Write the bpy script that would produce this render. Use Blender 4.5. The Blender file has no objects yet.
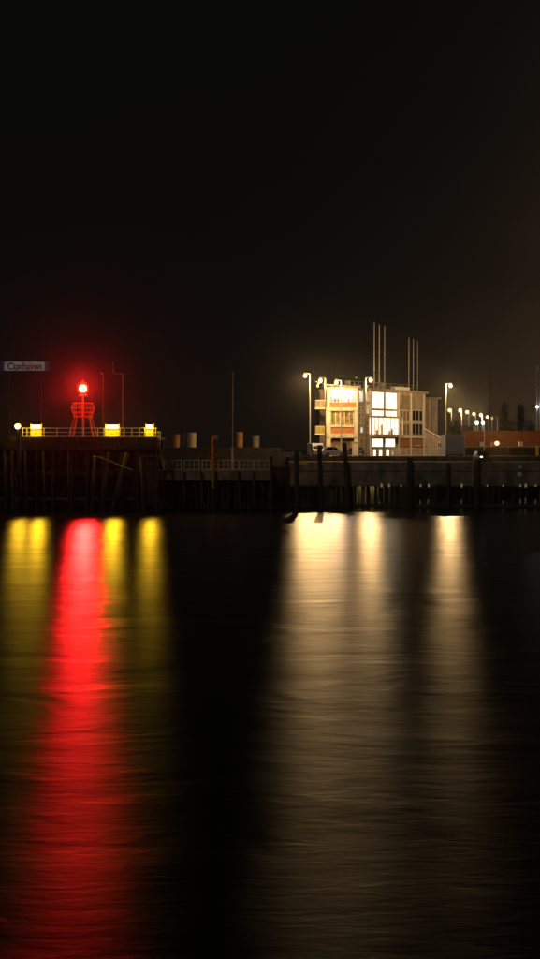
import bpy, bmesh, math, random
from mathutils import Vector, Matrix

R = random.Random(7)
rad = math.radians
scene = bpy.context.scene
COL = scene.collection

# ------------------------------------------------------------------ camera
CAM_H, F, HOR, CX = 7.75, 1200.0, 450.0, 270.0      # pixels of the 540x959 photograph
cam = bpy.data.cameras.new('camera')
cam.sensor_fit = 'VERTICAL'; cam.sensor_height = 36.0; cam.sensor_width = 36.0
cam.lens = F / 959.0 * 36.0
cam.shift_y = -(479.5 - HOR) / 959.0
cam.clip_start = 0.5; cam.clip_end = 6000
cam_o = bpy.data.objects.new('camera', cam); COL.objects.link(cam_o)
cam_o.location = (0, 0, CAM_H); cam_o.rotation_euler = (rad(90), 0, 0)
scene.camera = cam_o

# ------------------------------------------------------------------ night sky
world = bpy.data.worlds.new('World'); scene.world = world; world.use_nodes = True
nt = world.node_tree; nt.nodes.clear()
N = nt.nodes.new; L = nt.links.new
out = N('ShaderNodeOutputWorld'); add = N('ShaderNodeAddShader')
sky = N('ShaderNodeTexSky'); sky.sky_type = 'NISHITA'; sky.sun_disc = False
sky.sun_elevation = rad(-16); sky.sun_rotation = rad(75)
bg1 = N('ShaderNodeBackground'); bg1.inputs[1].default_value = 0.02
L(sky.outputs[0], bg1.inputs[0])
# light-polluted night air: warm over the town (to the right), fading upwards and seawards
tc = N('ShaderNodeTexCoord'); sep = N('ShaderNodeSeparateXYZ'); L(tc.outputs['Generated'], sep.inputs[0])
def mth(op, a, b=None, c=None):
    n = N('ShaderNodeMath'); n.operation = op
    for i, v in enumerate((a, b, c)):
        if v is None: continue
        if isinstance(v, (int, float)): n.inputs[i].default_value = v
        else: L(v, n.inputs[i])
    return n.outputs[0]
elev = mth('MAXIMUM', sep.outputs['Z'], 0.0)
fall = mth('POWER', 2.718, mth('MULTIPLY', elev, -7.5))
town = mth('POWER', 2.718, mth('MULTIPLY', mth('SUBTRACT', 0.24, sep.outputs['X']), -13.0))
town = mth('MINIMUM', town, 1.5)
cl = N('ShaderNodeTexNoise'); cl.inputs['Scale'].default_value = 5.0; cl.inputs['Detail'].default_value = 5
cm = N('ShaderNodeMapping'); cm.inputs['Scale'].default_value = (1, 1, 2.2); L(tc.outputs['Generated'], cm.inputs[0]); L(cm.outputs[0], cl.inputs['Vector'])
veil = mth('ADD', mth('MULTIPLY', cl.outputs['Fac'], 0.9), 0.55)
glow = mth('MULTIPLY', mth('MULTIPLY', fall, veil), mth('ADD', mth('MULTIPLY', town, 0.054), 0.0022))
bg2 = N('ShaderNodeBackground'); bg2.inputs[0].default_value = (1.0, 0.56, 0.26, 1)
L(glow, bg2.inputs[1])
bg3 = N('ShaderNodeBackground'); bg3.inputs[0].default_value = (0.92, 1.0, 0.95, 1); bg3.inputs[1].default_value = 0.0025
add2 = N('ShaderNodeAddShader')
L(bg1.outputs[0], add.inputs[0]); L(bg2.outputs[0], add.inputs[1])
L(add.outputs[0], add2.inputs[0]); L(bg3.outputs[0], add2.inputs[1])
L(add2.outputs[0], out.inputs[0])

# faint fill light added from behind the camera for the quay faces
fill = bpy.data.lights.new('fill_light', 'SUN'); fill.energy = 0.16; fill.angle = rad(8); fill.color = (1.0, 0.93, 0.82)
fill_o = bpy.data.objects.new('fill_light', fill); COL.objects.link(fill_o)
fill_o.rotation_euler = Vector((0.35, 1.0, -0.62)).to_track_quat('-Z', 'Y').to_euler()
fill_o.location = (0, 0, 60)

vs = scene.view_settings
vs.view_transform = 'Standard'; vs.look = 'None'; vs.gamma = 1; vs.exposure = 0; vs.use_curve_mapping = False
cy = scene.cycles
cy.use_denoising = True; cy.max_bounces = 6; cy.diffuse_bounces = 2; cy.glossy_bounces = 3
cy.transmission_bounces = 4; cy.transparent_max_bounces = 8; cy.volume_bounces = 0
cy.sample_clamp_indirect = 4.0; cy.use_light_tree = True
cy.caustics_reflective = False; cy.caustics_refractive = False

# ------------------------------------------------------------------ pixel helpers (a direction; Y says how far)
def PX(px, Y): return (px - CX) * Y / F
def PZ(py, Y): return CAM_H - (py - HOR) * Y / F
def P(px, py, Y): return Vector((PX(px, Y), Y, PZ(py, Y)))

# ------------------------------------------------------------------ materials
MATS = {}
def mat(name, col, rough=0.6, var=0.25, scale=3.0, metal=0.0, bump=0.0, stretch=(1, 1, 1), col2=None, spec=0.5, coat=0.0, tide=None):
    m = bpy.data.materials.new(name); m.use_nodes = True
    t = m.node_tree; b = t.nodes['Principled BSDF']
    b.inputs['Roughness'].default_value = rough; b.inputs['Metallic'].default_value = metal
    b.inputs['Specular IOR Level'].default_value = spec
    if coat: b.inputs['Coat Weight'].default_value = coat
    tc = t.nodes.new('ShaderNodeTexCoord'); mp = t.nodes.new('ShaderNodeMapping')
    mp.inputs['Scale'].default_value = stretch
    no = t.nodes.new('ShaderNodeTexNoise'); no.inputs['Scale'].default_value = scale; no.inputs['Detail'].default_value = 6
    no.inputs['Roughness'].default_value = 0.65
    t.links.new(tc.outputs['Object'], mp.inputs[0]); t.links.new(mp.outputs[0], no.inputs['Vector'])
    cr = t.nodes.new('ShaderNodeValToRGB')
    c2 = col2 or tuple(c * (1 - var * 1.6) for c in col)
    cr.color_ramp.elements[0].position = 0.34; cr.color_ramp.elements[1].position = 0.66
    cr.color_ramp.elements[0].color = (*[max(0, c) for c in c2], 1)
    cr.color_ramp.elements[1].color = (*[min(1, c * (1 + var * 0.5)) for c in col], 1)
    t.links.new(no.outputs['Fac'], cr.inputs[0])
    # every piece its own tone
    oi = t.nodes.new('ShaderNodeObjectInfo'); hs = t.nodes.new('ShaderNodeHueSaturation')
    mr = t.nodes.new('ShaderNodeMapRange'); mr.inputs[3].default_value = 1 - var * 0.6; mr.inputs[4].default_value = 1 + var * 0.4
    t.links.new(oi.outputs['Random'], mr.inputs[0]); t.links.new(mr.outputs[0], hs.inputs['Value'])
    t.links.new(cr.outputs[0], hs.inputs['Color']); t.links.new(hs.outputs[0], b.inputs['Base Color'])
    if tide:                                          # weed and wet growth below high water, ragged at its upper edge
        ge = t.nodes.new('ShaderNodeNewGeometry'); sp = t.nodes.new('ShaderNodeSeparateXYZ'); t.links.new(ge.outputs['Position'], sp.inputs[0])
        n2 = t.nodes.new('ShaderNodeTexNoise'); n2.inputs['Scale'].default_value = 0.9; n2.inputs['Detail'].default_value = 5
        t.links.new(ge.outputs['Position'], n2.inputs['Vector'])
        ad = t.nodes.new('ShaderNodeMath'); ad.operation = 'MULTIPLY_ADD'; ad.inputs[1].default_value = -3.2
        t.links.new(n2.outputs['Fac'], ad.inputs[0]); t.links.new(sp.outputs['Z'], ad.inputs[2])
        m2 = t.nodes.new('ShaderNodeMapRange'); m2.inputs[1].default_value = tide-1.6-.35; m2.inputs[2].default_value = tide-1.6+.35
        m2.inputs[3].default_value = 1.0; m2.inputs[4].default_value = 0.0
        t.links.new(ad.outputs[0], m2.inputs[0])
        mw = t.nodes.new('ShaderNodeMix'); mw.data_type = 'RGBA'
        mw.inputs['B'].default_value = (0.022, 0.026, 0.012, 1)
        t.links.new(m2.outputs[0], mw.inputs['Factor']); t.links.new(hs.outputs[0], mw.inputs['A']); t.links.new(mw.outputs['Result'], b.inputs['Base Color'])
    if bump:
        bp = t.nodes.new('ShaderNodeBump'); bp.inputs['Strength'].default_value = bump; bp.inputs['Distance'].default_value = 0.05
        t.links.new(no.outputs['Fac'], bp.inputs['Height']); t.links.new(bp.outputs[0], b.inputs['Normal'])
    MATS[name] = m; return m

def emit(name, col, strength, var=0.0, scale=2.0, stretch=(1, 1, 1)):
    m = bpy.data.materials.new(name); m.use_nodes = True
    t = m.node_tree; t.nodes.clear()
    o = t.nodes.new('ShaderNodeOutputMaterial'); e = t.nodes.new('ShaderNodeEmission')
    e.inputs[0].default_value = (*col, 1); e.inputs[1].default_value = strength
    if var:
        tc = t.nodes.new('ShaderNodeTexCoord'); mp = t.nodes.new('ShaderNodeMapping'); mp.inputs['Scale'].default_value = stretch
        no = t.nodes.new('ShaderNodeTexNoise'); no.inputs['Scale'].default_value = scale; no.inputs['Detail'].default_value = 3
        mr = t.nodes.new('ShaderNodeMapRange'); mr.inputs[1].default_value = 0.35; mr.inputs[2].default_value = 0.65
        mr.inputs[3].default_value = strength * (1 - var); mr.inputs[4].default_value = strength * (1 + var)
        t.links.new(tc.outputs['Object'], mp.inputs[0]); t.links.new(mp.outputs[0], no.inputs['Vector'])
        t.links.new(no.outputs['Fac'], mr.inputs[0]); t.links.new(mr.outputs[0], e.inputs[1])
    t.links.new(e.outputs[0], o.inputs[0]); MATS[name] = m; return m

mat('timber', (0.085, 0.06, 0.038), 0.85, 0.45, 1.4, bump=0.5, stretch=(3, 3, 0.5), tide=3.2)
mat('timber_dark', (0.055, 0.04, 0.028), 0.85, 0.45, 1.4, bump=0.5, stretch=(3, 3, 0.5), tide=3.2)
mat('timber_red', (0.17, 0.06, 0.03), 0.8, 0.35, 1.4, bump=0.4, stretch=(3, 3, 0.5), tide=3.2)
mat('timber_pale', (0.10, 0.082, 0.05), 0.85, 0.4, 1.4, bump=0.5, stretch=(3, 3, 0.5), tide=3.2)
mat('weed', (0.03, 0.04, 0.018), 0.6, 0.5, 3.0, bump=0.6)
mat('concrete', (0.26, 0.21, 0.15), 0.85, 0.4, 0.8, bump=0.5, stretch=(1, 1, 0.45), tide=2.9)
mat('concrete_dark', (0.11, 0.095, 0.075), 0.85, 0.4, 0.8, bump=0.5, stretch=(1, 1, 0.45))
mat('kerb_paint', (0.55, 0.42, 0.16), 0.7, 0.4, 2.0, bump=0.3)
mat('asphalt', (0.06, 0.055, 0.05), 0.9, 0.3, 0.6, bump=0.3)
mat('galvanised', (0.48, 0.47, 0.43), 0.55, 0.2, 3.0, metal=0.25)
mat('rail_paint', (0.72, 0.66, 0.42), 0.5, 0.2, 3.0)
mat('rail_grey', (0.58, 0.54, 0.48), 0.6, 0.25, 3.0)
mat('yellow_paint', (0.85, 0.62, 0.05), 0.5, 0.2, 2.5)
mat('mustard', (0.42, 0.28, 0.06), 0.7, 0.4, 2.0, bump=0.4, tide=2.8)
mat('white_paint', (0.78, 0.75, 0.68), 0.5, 0.1, 2.0)
mat('red_paint', (0.62, 0.07, 0.045), 0.45, 0.2, 2.0)
mat('cream_wall', (0.76, 0.72, 0.54), 0.75, 0.22, 1.3, bump=0.1, stretch=(1.6, 1.6, 0.35))
mat('wing_wall', (0.40, 0.34, 0.28), 0.75, 0.28, 1.3, bump=0.1, stretch=(1.6, 1.6, 0.35))
mat('orange_panel', (0.55, 0.20, 0.06), 0.6, 0.15, 1.5)
mat('brown_panel', (0.34, 0.17, 0.08), 0.6, 0.15, 1.5)
mat('roof_sheet', (0.30, 0.27, 0.23), 0.6, 0.2, 1.5)
mat('dark_metal', (0.035, 0.034, 0.034), 0.5, 0.3, 2.0, metal=0.2)
mat('black_rubber', (0.02, 0.02, 0.02), 0.8, 0.2, 4.0)
mat('rust_orange', (0.34, 0.15, 0.055), 0.75, 0.35, 1.2, bump=0.4, stretch=(2, 2, 0.7))
mat('pipe_beige', (0.50, 0.36, 0.24), 0.7, 0.25, 1.2, bump=0.3, stretch=(2, 2, 0.7))
mat('pipe_grey', (0.20, 0.17, 0.13), 0.75, 0.3, 1.2, bump=0.3, stretch=(2, 2, 0.7))
mat('brick_brown', (0.20, 0.075, 0.026), 0.9, 0.25, 1.0, bump=0.4, stretch=(1, 1, 2))
mat('van_blue', (0.50, 0.53, 0.60), 0.45, 0.08, 0.8)
mat('car_white', (0.72, 0.72, 0.74), 0.35, 0.05, 1.0, coat=0.6)
mat('car_dark', (0.03, 0.032, 0.04), 0.3, 0.2, 1.0, coat=0.8)
mat('car_silver', (0.34, 0.35, 0.38), 0.35, 0.08, 1.0, metal=0.4, coat=0.6)
mat('dark_glass', (0.025, 0.025, 0.028), 0.12, 0.2, 1.0)
mat('tinted_glass', (0.30, 0.24, 0.15), 0.2, 0.35, 1.2, stretch=(1, 1, 0.3))
mat('curtain', (0.60, 0.50, 0.30), 0.8, 0.35, 3.0, stretch=(3, 3, 0.2))
mat('curtain_shade', (0.36, 0.27, 0.13), 0.8, 0.75, 2.2, stretch=(2.5, 2.5, 0.5))
mat('trailer_grey', (0.17, 0.19, 0.24), 0.5, 0.1, 0.6)
mat('apron_concrete', (0.36, 0.30, 0.22), 0.9, 0.3, 0.5)
mat('tarred', (0.022, 0.017, 0.012), 0.85, 0.4, 1.2, bump=0.4)
mat('balcony_sheet', (0.30, 0.25, 0.14), 0.7, 0.25, 2.0)
mat('balcony_yellow', (0.46, 0.38, 0.08), 0.7, 0.25, 2.0)
mat('weathered_steel', (0.14, 0.12, 0.09), 0.7, 0.3, 2.0)
mat('letter_paint', (0.07, 0.045, 0.04), 0.6, 0.1, 2.0)
mat('rope', (0.22, 0.19, 0.14), 0.9, 0.2, 5.0)
mat('bark', (0.09, 0.06, 0.04), 0.9, 0.3, 4.0, bump=0.5)
mat('leaf', (0.055, 0.075, 0.03), 0.7, 0.45, 1.2)
mat('furniture', (0.12, 0.10, 0.09), 0.6, 0.2, 2.0)
mat('room_wall', (0.80, 0.78, 0.72), 0.8, 0.06, 1.0)

emit('sodium_bulb', (1.0, 0.66, 0.30), 14)
emit('sodium_far', (1.0, 0.66, 0.32), 10)
emit('led_bulb', (0.80, 0.86, 1.0), 26)
emit('red_bulb', (1.0, 0.22, 0.10), 16)
emit('yellow_tube', (1.0, 0.68, 0.10), 12)
emit('yellow_panel', (1.0, 0.62, 0.008), 1.25, 0.25, 2.5)
emit('orange_bulb', (1.0, 0.50, 0.15), 14)
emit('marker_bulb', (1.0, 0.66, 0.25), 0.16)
emit('glow_strip', (1.0, 0.60, 0.18), 0.06, 0.5, 4)
emit('white_dot', (1.0, 0.95, 0.85), 4)
emit('window_warm', (1.0, 0.80, 0.52), 2.1, 0.22, 1.3, (1, 1, 0.6))
emit('window_dim', (1.0, 0.72, 0.40), 0.5, 0.5, 1.6, (2, 2, 0.4))
emit('window_pale', (1.0, 0.86, 0.70), 0.75, 0.35, 1.6)
emit('sign_face', (1.0, 0.86, 0.84), 0.075, 0.25, 1.2)
emit('sign_blue', (0.60, 0.52, 1.0), 0.016)
emit('sign_plum', (1.0, 0.55, 0.75), 0.020)
emit('ceiling_tube', (1.0, 0.95, 0.98), 20)

m = bpy.data.materials.new('clear_glass'); m.use_nodes = True; t = m.node_tree; t.nodes.clear()
o_ = t.nodes.new('ShaderNodeOutputMaterial'); mx = t.nodes.new('ShaderNodeMixShader'); mx.inputs[0].default_value = 0.06
mx.inputs[0].default_value = 0.008
tr = t.nodes.new('ShaderNodeBsdfTransparent'); gl = t.nodes.new('ShaderNodeBsdfGlossy'); gl.inputs['Roughness'].default_value = 0.0
t.links.new(tr.outputs[0], mx.inputs[1]); t.links.new(gl.outputs[0], mx.inputs[2]); t.links.new(mx.outputs[0], o_.inputs[0])
MATS['clear_glass'] = m
def halo_mat(name, col, strength, solid):  # see-through glowing shell that paints a halo round a bulb
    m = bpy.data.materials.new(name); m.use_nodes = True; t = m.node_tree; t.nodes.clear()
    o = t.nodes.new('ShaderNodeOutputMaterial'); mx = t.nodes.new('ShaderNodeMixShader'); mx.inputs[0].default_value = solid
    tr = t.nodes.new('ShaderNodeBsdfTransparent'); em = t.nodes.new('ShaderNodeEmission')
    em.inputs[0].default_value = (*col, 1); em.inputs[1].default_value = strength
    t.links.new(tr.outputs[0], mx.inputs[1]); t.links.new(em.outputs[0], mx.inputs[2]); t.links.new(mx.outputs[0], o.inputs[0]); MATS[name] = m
halo_mat('sodium_halo', (1.0, 0.52, 0.13), 0.9, 0.25)
halo_mat('red_halo', (1.0, 0.030, 0.012), 1.6, 0.28)
halo_mat('orange_halo', (1.0, 0.30, 0.04), 1.0, 0.28)
halo_mat('led_halo', (0.60, 0.66, 1.0), 0.6, 0.22)

def water_material():
    m = bpy.data.materials.new('harbour_water'); m.use_nodes = True; t = m.node_tree; t.nodes.clear()
    n = t.nodes.new; l = t.links.new
    o = n('ShaderNodeOutputMaterial'); mix = n('ShaderNodeMixShader')
    dif = n('ShaderNodeBsdfDiffuse'); dif.inputs[0].default_value = (0.010, 0.013, 0.010, 1)
    glo = n('ShaderNodeBsdfAnisotropic'); glo.distribution = 'BECKMANN'
    glo.inputs['Color'].default_value = (0.95, 0.95, 0.95, 1)
    tan = n('ShaderNodeCombineXYZ'); tan.inputs[0].default_value = 1.0
    l(tan.outputs[0], glo.inputs['Tangent'])
    tc = n('ShaderNodeTexCoord')
    # sheltered and smoother under the far quays, ruffled by the breeze out in the basin
    sp = n('ShaderNodeSeparateXYZ'); l(tc.outputs['Object'], sp.inputs[0])
    mr = n('ShaderNodeMapRange'); mr.interpolation_type = 'SMOOTHSTEP'
    mr.inputs[1].default_value = 14; mr.inputs[2].default_value = 95
    mr.inputs[3].default_value = WATER_ROUGH[1]; mr.inputs[4].default_value = WATER_ROUGH[0]
    l(sp.outputs['Y'], mr.inputs[0]); l(mr.outputs[0], glo.inputs['Roughness'])
    mr2 = n('ShaderNodeMapRange'); mr2.interpolation_type = 'SMOOTHSTEP'
    mr2.inputs[1].default_value = 14; mr2.inputs[2].default_value = 95
    mr2.inputs[3].default_value = WATER_ANISO[1]; mr2.inputs[4].default_value = WATER_ANISO[0]
    l(sp.outputs['Y'], mr2.inputs[0]); l(mr2.outputs[0], glo.inputs['Anisotropy'])
    hs = []
    for sc_, st, w in ((0.10, (0.5, 1, 1), 0.16), (0.22, (0.6, 1, 1), 0.34), (1.1, (0.36, 1, 1), 0.045), (3.2, (0.3, 1, 1), 0.034), (9.0, (0.3, 1, 1), 0.012)):
        mp = n('ShaderNodeMapping'); mp.inputs['Scale'].default_value = st; mp.inputs['Rotation'].default_value = (0, 0, rad(R.uniform(-9, 9)))
        no = n('ShaderNodeTexNoise'); no.inputs['Scale'].default_value = sc_; no.inputs['Detail'].default_value = 3; no.inputs['Distortion'].default_value = 0.7
        l(tc.outputs['Object'], mp.inputs[0]); l(mp.outputs[0], no.inputs['Vector'])
        mu = n('ShaderNodeMath'); mu.operation = 'MULTIPLY'; mu.inputs[1].default_value = w
        l(no.outputs['Fac'], mu.inputs[0]); hs.append(mu.outputs[0])
    acc = hs[0]
    for h in hs[1:]:
        a = n('ShaderNodeMath'); a.operation = 'ADD'; l(acc, a.inputs[0]); l(h, a.inputs[1]); acc = a.outputs[0]
    bp = n('ShaderNodeBump'); bp.inputs['Strength'].default_value = 1.0; bp.inputs['Distance'].default_value = WATER_BUMP
    l(acc, bp.inputs['Height']); l(bp.outputs[0], glo.inputs['Normal'])
    fr = n('ShaderNodeFresnel'); fr.inputs['IOR'].default_value = 1.33; l(bp.outputs[0], fr.inputs['Normal'])
    l(fr.outputs[0], mix.inputs[0]); l(dif.outputs[0], mix.inputs[1]); l(glo.outputs[0], mix.inputs[2])
    l(mix.outputs[0], o.inputs[0]); MATS['harbour_water'] = m
WATER_ROUGH, WATER_ANISO, WATER_BUMP = (0.308, 0.372), (0.35, 0.40), 0.30
water_material()

# ------------------------------------------------------------------ mesh helpers
class MB:
    def __init__(s): s.v = []; s.f = []
    def quadbox(s, c):                               # 8 corners: bottom 4 ccw, top 4 ccw
        i = len(s.v); s.v += [tuple(p) for p in c]
        s.f += [[i+q for q in f] for f in ((3,2,1,0),(4,5,6,7),(0,1,5,4),(1,2,6,5),(2,3,7,6),(3,0,4,7))]
        return s
    def box(s, x0, x1, y0, y1, z0, z1):
        return s.quadbox([(x0,y0,z0),(x1,y0,z0),(x1,y1,z0),(x0,y1,z0),(x0,y0,z1),(x1,y0,z1),(x1,y1,z1),(x0,y1,z1)])
    def tube(s, a, b, r0, r1=None, n=8, cap=True):
        a = Vector(a); b = Vector(b); r1 = r0 if r1 is None else r1
        d = (b - a).normalized(); u = d.orthogonal().normalized(); w = d.cross(u)
        i = len(s.v)
        for p, r in ((a, r0), (b, r1)):
            for k in range(n):
                t = 2*math.pi*k/n + math.pi/n; s.v.append(tuple(p + r*(math.cos(t)*u + math.sin(t)*w)))
        for k in range(n): s.f.append([i+k, i+(k+1) % n, i+n+(k+1) % n, i+n+k])
        if cap: s.f.append([i+k for k in range(n)][::-1]); s.f.append([i+n+k for k in range(n)])
        return s
    def lathe(s, c, prof, n=12):                     # prof: (r, z)
        c = Vector(c); i = len(s.v); m_ = len(prof)
        for r, z in prof:
            for k in range(n):
                t = 2*math.pi*k/n; s.v.append((c.x+r*math.cos(t), c.y+r*math.sin(t), c.z+z))
        for j in range(m_-1):
            for k in range(n): s.f.append([i+j*n+k, i+j*n+(k+1) % n, i+(j+1)*n+(k+1) % n, i+(j+1)*n+k])
        s.f.append([i+k for k in range(n)][::-1]); s.f.append([i+(m_-1)*n+k for k in range(n)])
        return s
    def prism(s, poly, d):                           # poly: list of 3d points, extruded by vector d
        i = len(s.v); n = len(poly); d = Vector(d)
        s.v += [tuple(p) for p in poly] + [tuple(Vector(p)+d) for p in poly]
        s.f.append([i+k for k in range(n)][::-1]); s.f.append([i+n+k for k in range(n)])
        for k in range(n): s.f.append([i+k, i+(k+1) % n, i+n+(k+1) % n, i+n+k])
        return s

BASE = {}
def props(o, label=None, cat=None, group=None, kind=None):
    for k, v in (('label', label), ('category', cat), ('group', group), ('kind', kind)):
        if v: o[k] = v
    return o
def thing(name, base, label, cat, group=None):
    o = bpy.data.objects.new(name, None); COL.objects.link(o); o.empty_display_size = 0.3
    o.location = base; BASE[o.name] = Vector(base)
    return props(o, label, cat, group)
def part(name, mb, mt, parent=None, base=None, smooth=False, bevel=0.0):
    b = BASE[parent.name] if parent is not None else Vector(base or (0, 0, 0))
    me = bpy.data.meshes.new(name)
    me.from_pydata([tuple(Vector(v) - b) for v in mb.v], [], mb.f); me.validate()
    bm = bmesh.new(); bm.from_mesh(me); bmesh.ops.recalc_face_normals(bm, faces=bm.faces[:]); bm.to_mesh(me); bm.free()
    me.materials.append(MATS[mt])
    if smooth:
        for p in me.polygons: p.use_smooth = True
        try: me.set_sharp_from_angle(angle=rad(40))
        except Exception: pass
    o = bpy.data.objects.new(name, me); COL.objects.link(o)
    if bevel:
        bv = o.modifiers.new('bevel', 'BEVEL'); bv.width = bevel; bv.segments = 2; bv.limit_method = 'ANGLE'
    if parent is not None: o.parent = parent
    else: o.location = b
    BASE[o.name] = b
    return o
def single(name, mb, mt, base, label, cat, group=None, **k):
    return props(part(name, mb, mt, None, base, **k), label, cat, group)
def struct(name, mb, mt):
    return props(part(name, mb, mt, None, (0, 0, 0)), kind='structure')
def clone(o, parent, offset=(0, 0, 0), rz=0.0, scale=None):        # another piece that shares the mesh
    c = o.copy(); COL.objects.link(c); c.parent = parent
    c.location = Vector(o.location) + Vector(offset); c.rotation_euler.z += rz
    if scale: c.scale = scale
    BASE[c.name] = BASE[o.name]
    return c
def copy_tree(o, parent=None):
    c = o.copy(); COL.objects.link(c); c.parent = parent; BASE[c.name] = BASE.get(o.name, Vector())
    for ch in list(o.children): copy_tree(ch, c)
    return c
def point_light(parent, pos, watts, col, r=0.2, name='bulb_light'):
    li = bpy.data.lights.new(name, 'POINT'); li.energy = watts; li.color = col; li.shadow_soft_size = r
    o = bpy.data.objects.new(name, li); COL.objects.link(o); o.parent = parent
    o.location = Vector(pos) - BASE[parent.name]; BASE[o.name] = BASE[parent.name]
    return o

# ================================================================== THE SETTING
mb = MB(); mb.v = [(-900, -80, 0), (900, -80, 0), (900, 1400, 0), (-900, 1400, 0)]; mb.f = [[0, 1, 2, 3]]
struct('harbour_water', mb, 'harbour_water')

QZ, TZ, BZ = 6.15, 6.75, 8.40          # quay apron, terrace, raised bank
struct('quay_apron', MB().box(2.7, 420, 160.6, 170.2, QZ-0.5, QZ), 'apron_concrete')
struct('terrace_ground', MB().box(2.7, 420, 170.2, 1390, -1.0, TZ), 'asphalt')
struct('bank_ground', MB().box(34.9, 419.5, 215.6, 1389, TZ, BZ), 'asphalt')

# ------------------------------------------------------------------ two-storey timber pier (left)
YP = 150.0
pier = thing('timber_pier', (-26, 156, 0), 'dark two-storey timber pier on raking piles carrying the red beacon', 'pier')
part('deck', MB().box(-42, PX(157, YP), YP, 162, 9.08, 9.38), 'timber_dark', pier)
x = -42.0; fb = None
while x < PX(157, YP) - 0.5:
    x1 = min(x + 4.0, PX(157, YP))
    for k, (z0, z1) in enumerate(((8.86, 9.30), (8.38, 8.82), (7.86, 8.34))):
        part('fascia_board', MB().box(x+0.02, x1-0.02, YP-0.14-0.02*k, YP-0.02, z0, z1), 'timber_dark', pier)
    x = x1
part('cross_beam', MB().box(-42, PX(156, YP), 150.9, 151.3, 7.55, 8.05), 'timber_dark', pier)
part('cross_beam', MB().box(-42, PX(156, YP), 158.0, 158.4, 7.55, 8.05), 'timber_dark', pier)
part('waler', MB().box(-42, PX(156, YP), 151.5, 151.75, 4.6, 4.95), 'timber_dark', pier)
part('waler', MB().box(-42, PX(156, YP), 151.5, 151.75, 1.4, 1.75), 'weed', pier)
part('dark_backing', MB().box(-42, PX(155, YP), 161.6, 161.9, -1, 9.0), 'weed', pier)  # dark sheet added to black out the gaps under the deck
part('lower_deck', MB().box(-42, PX(152, YP), 153.5, 161.5, 4.96, 5.2), 'timber_dark', pier)
for row, (yy, step) in enumerate(((151.05, 2.1), (155.0, 2.8), (159.5, 2.8))):
    xx = -41.5
    while xx < PX(154, YP):
        ln = R.uniform(-0.25, 0.25); rr = R.uniform(0.17, 0.25)
        pl = part('pile', MB().tube((xx+ln, yy+R.uniform(-.1, .1), -1.2), (xx, yy, 7.7), rr*1.1, rr, 9), 'timber_dark', pier, smooth=True)
        xx += step * R.uniform(0.8, 1.2)
for a, b in (((20, 453), (36, 500)), ((60, 500), (78, 455)), ((82, 456), (100, 502)), ((130, 500), (141, 458))):
    pa = P(a[0], a[1], 151.9); pb = P(b[0], b[1], 151.9)
    part('brace', MB().tube(pa, pb, 0.13, 0.13, 6), 'timber_dark', pier)
# front-row piles, given paler timber for the light they catch
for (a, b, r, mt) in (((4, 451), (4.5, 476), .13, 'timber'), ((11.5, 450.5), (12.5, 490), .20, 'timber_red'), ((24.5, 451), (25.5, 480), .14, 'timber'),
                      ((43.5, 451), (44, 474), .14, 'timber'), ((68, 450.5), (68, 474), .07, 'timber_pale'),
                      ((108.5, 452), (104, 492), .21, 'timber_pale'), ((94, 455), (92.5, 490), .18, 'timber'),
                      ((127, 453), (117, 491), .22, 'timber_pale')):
    pa = P(a[0], a[1], 149.6); pb = P(b[0], b[1], 149.6)
    d = (pb - pa).normalized(); pb2 = pa + d * (pa.z + 1.0) / -d.z
    part('pile', MB().tube(pb2, pa, r*1.05, r, 9), mt, pier, smooth=True)
for (px_, py_) in ((15, 478), (14, 497)):
    q = P(px_, py_, 149.3); part('marker_plate', MB().box(q.x-.12, q.x+.12, 149.25, 149.33, q.z-.25, q.z+.25), 'timber_pale' if py_ < 490 else 'weed', pier)
part('corner_post', MB().box(PX(17, YP), PX(20.5, YP), YP-0.45, YP-0.2, 5.0, 9.9), 'timber_dark', pier)

ff = thing('timber_dolphin', (PX(149, 149), 149.3, 0), 'timber dolphin of two heavy piles and head beam at the pier end', 'dolphin')
part('pile', MB().tube((PX(145, 149), 149.1, -1), P(141.5, 456.5, 149.1), .26, .26, 9), 'timber_pale', ff, smooth=True)
part('pile', MB().tube((PX(156, 149), 149.1, -1), P(158, 456.5, 149.1), .22, .22, 9), 'timber', ff, smooth=True)
part('head_beam', MB().box(PX(140.5, 149), PX(159, 149), 148.95, 149.3, PZ(456.8, 149), PZ(455, 149)), 'timber_pale', ff)
for k in range(6):
    xa = PX(143.4 + k*2.2, 149)
    part('plank', MB().box(xa, xa+.24, 149.32, 149.42, 1.0, PZ(457, 149)), 'timber_dark', ff)

# rope
pts = [P(92, 456, 149.2), P(101, 457.5, 149.2), P(110, 461, 149.2), P(120, 465.5, 149.2), P(131.5, 469.5, 149.2)]
mb = MB()
for a, b in zip(pts, pts[1:]): mb.tube(a, b, 0.045, 0.045, 6)
single('mooring_rope', mb, 'rope', pts[2], 'pale rope slung between the pile heads under the timber pier', 'rope')

# railing of the upper deck
rl = thing('pier_railing', (PX(80, YP), 150.2, 9.38), 'pale painted tube railing along the upper pier deck', 'railing')
xa, xb = PX(22, YP), PX(157.5, YP)
for zz, r in ((9.44, .035), (9.98, .03), (10.50, .045)):
    part('rail', MB().tube((xa, 150.2, zz), (xb, 150.2, zz), r, r, 6), 'rail_paint', rl)
for px_ in [22, 26.5, 43.5, 56.5, 70, 83, 97.5, 103.5, 119.8, 124, 131.5, 139, 144.5, 155.5]:
    xx = PX(px_, YP); part('post', MB().box(xx-.045, xx+.045, 150.16, 150.24, 9.38, 10.54), 'rail_paint', rl)

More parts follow.
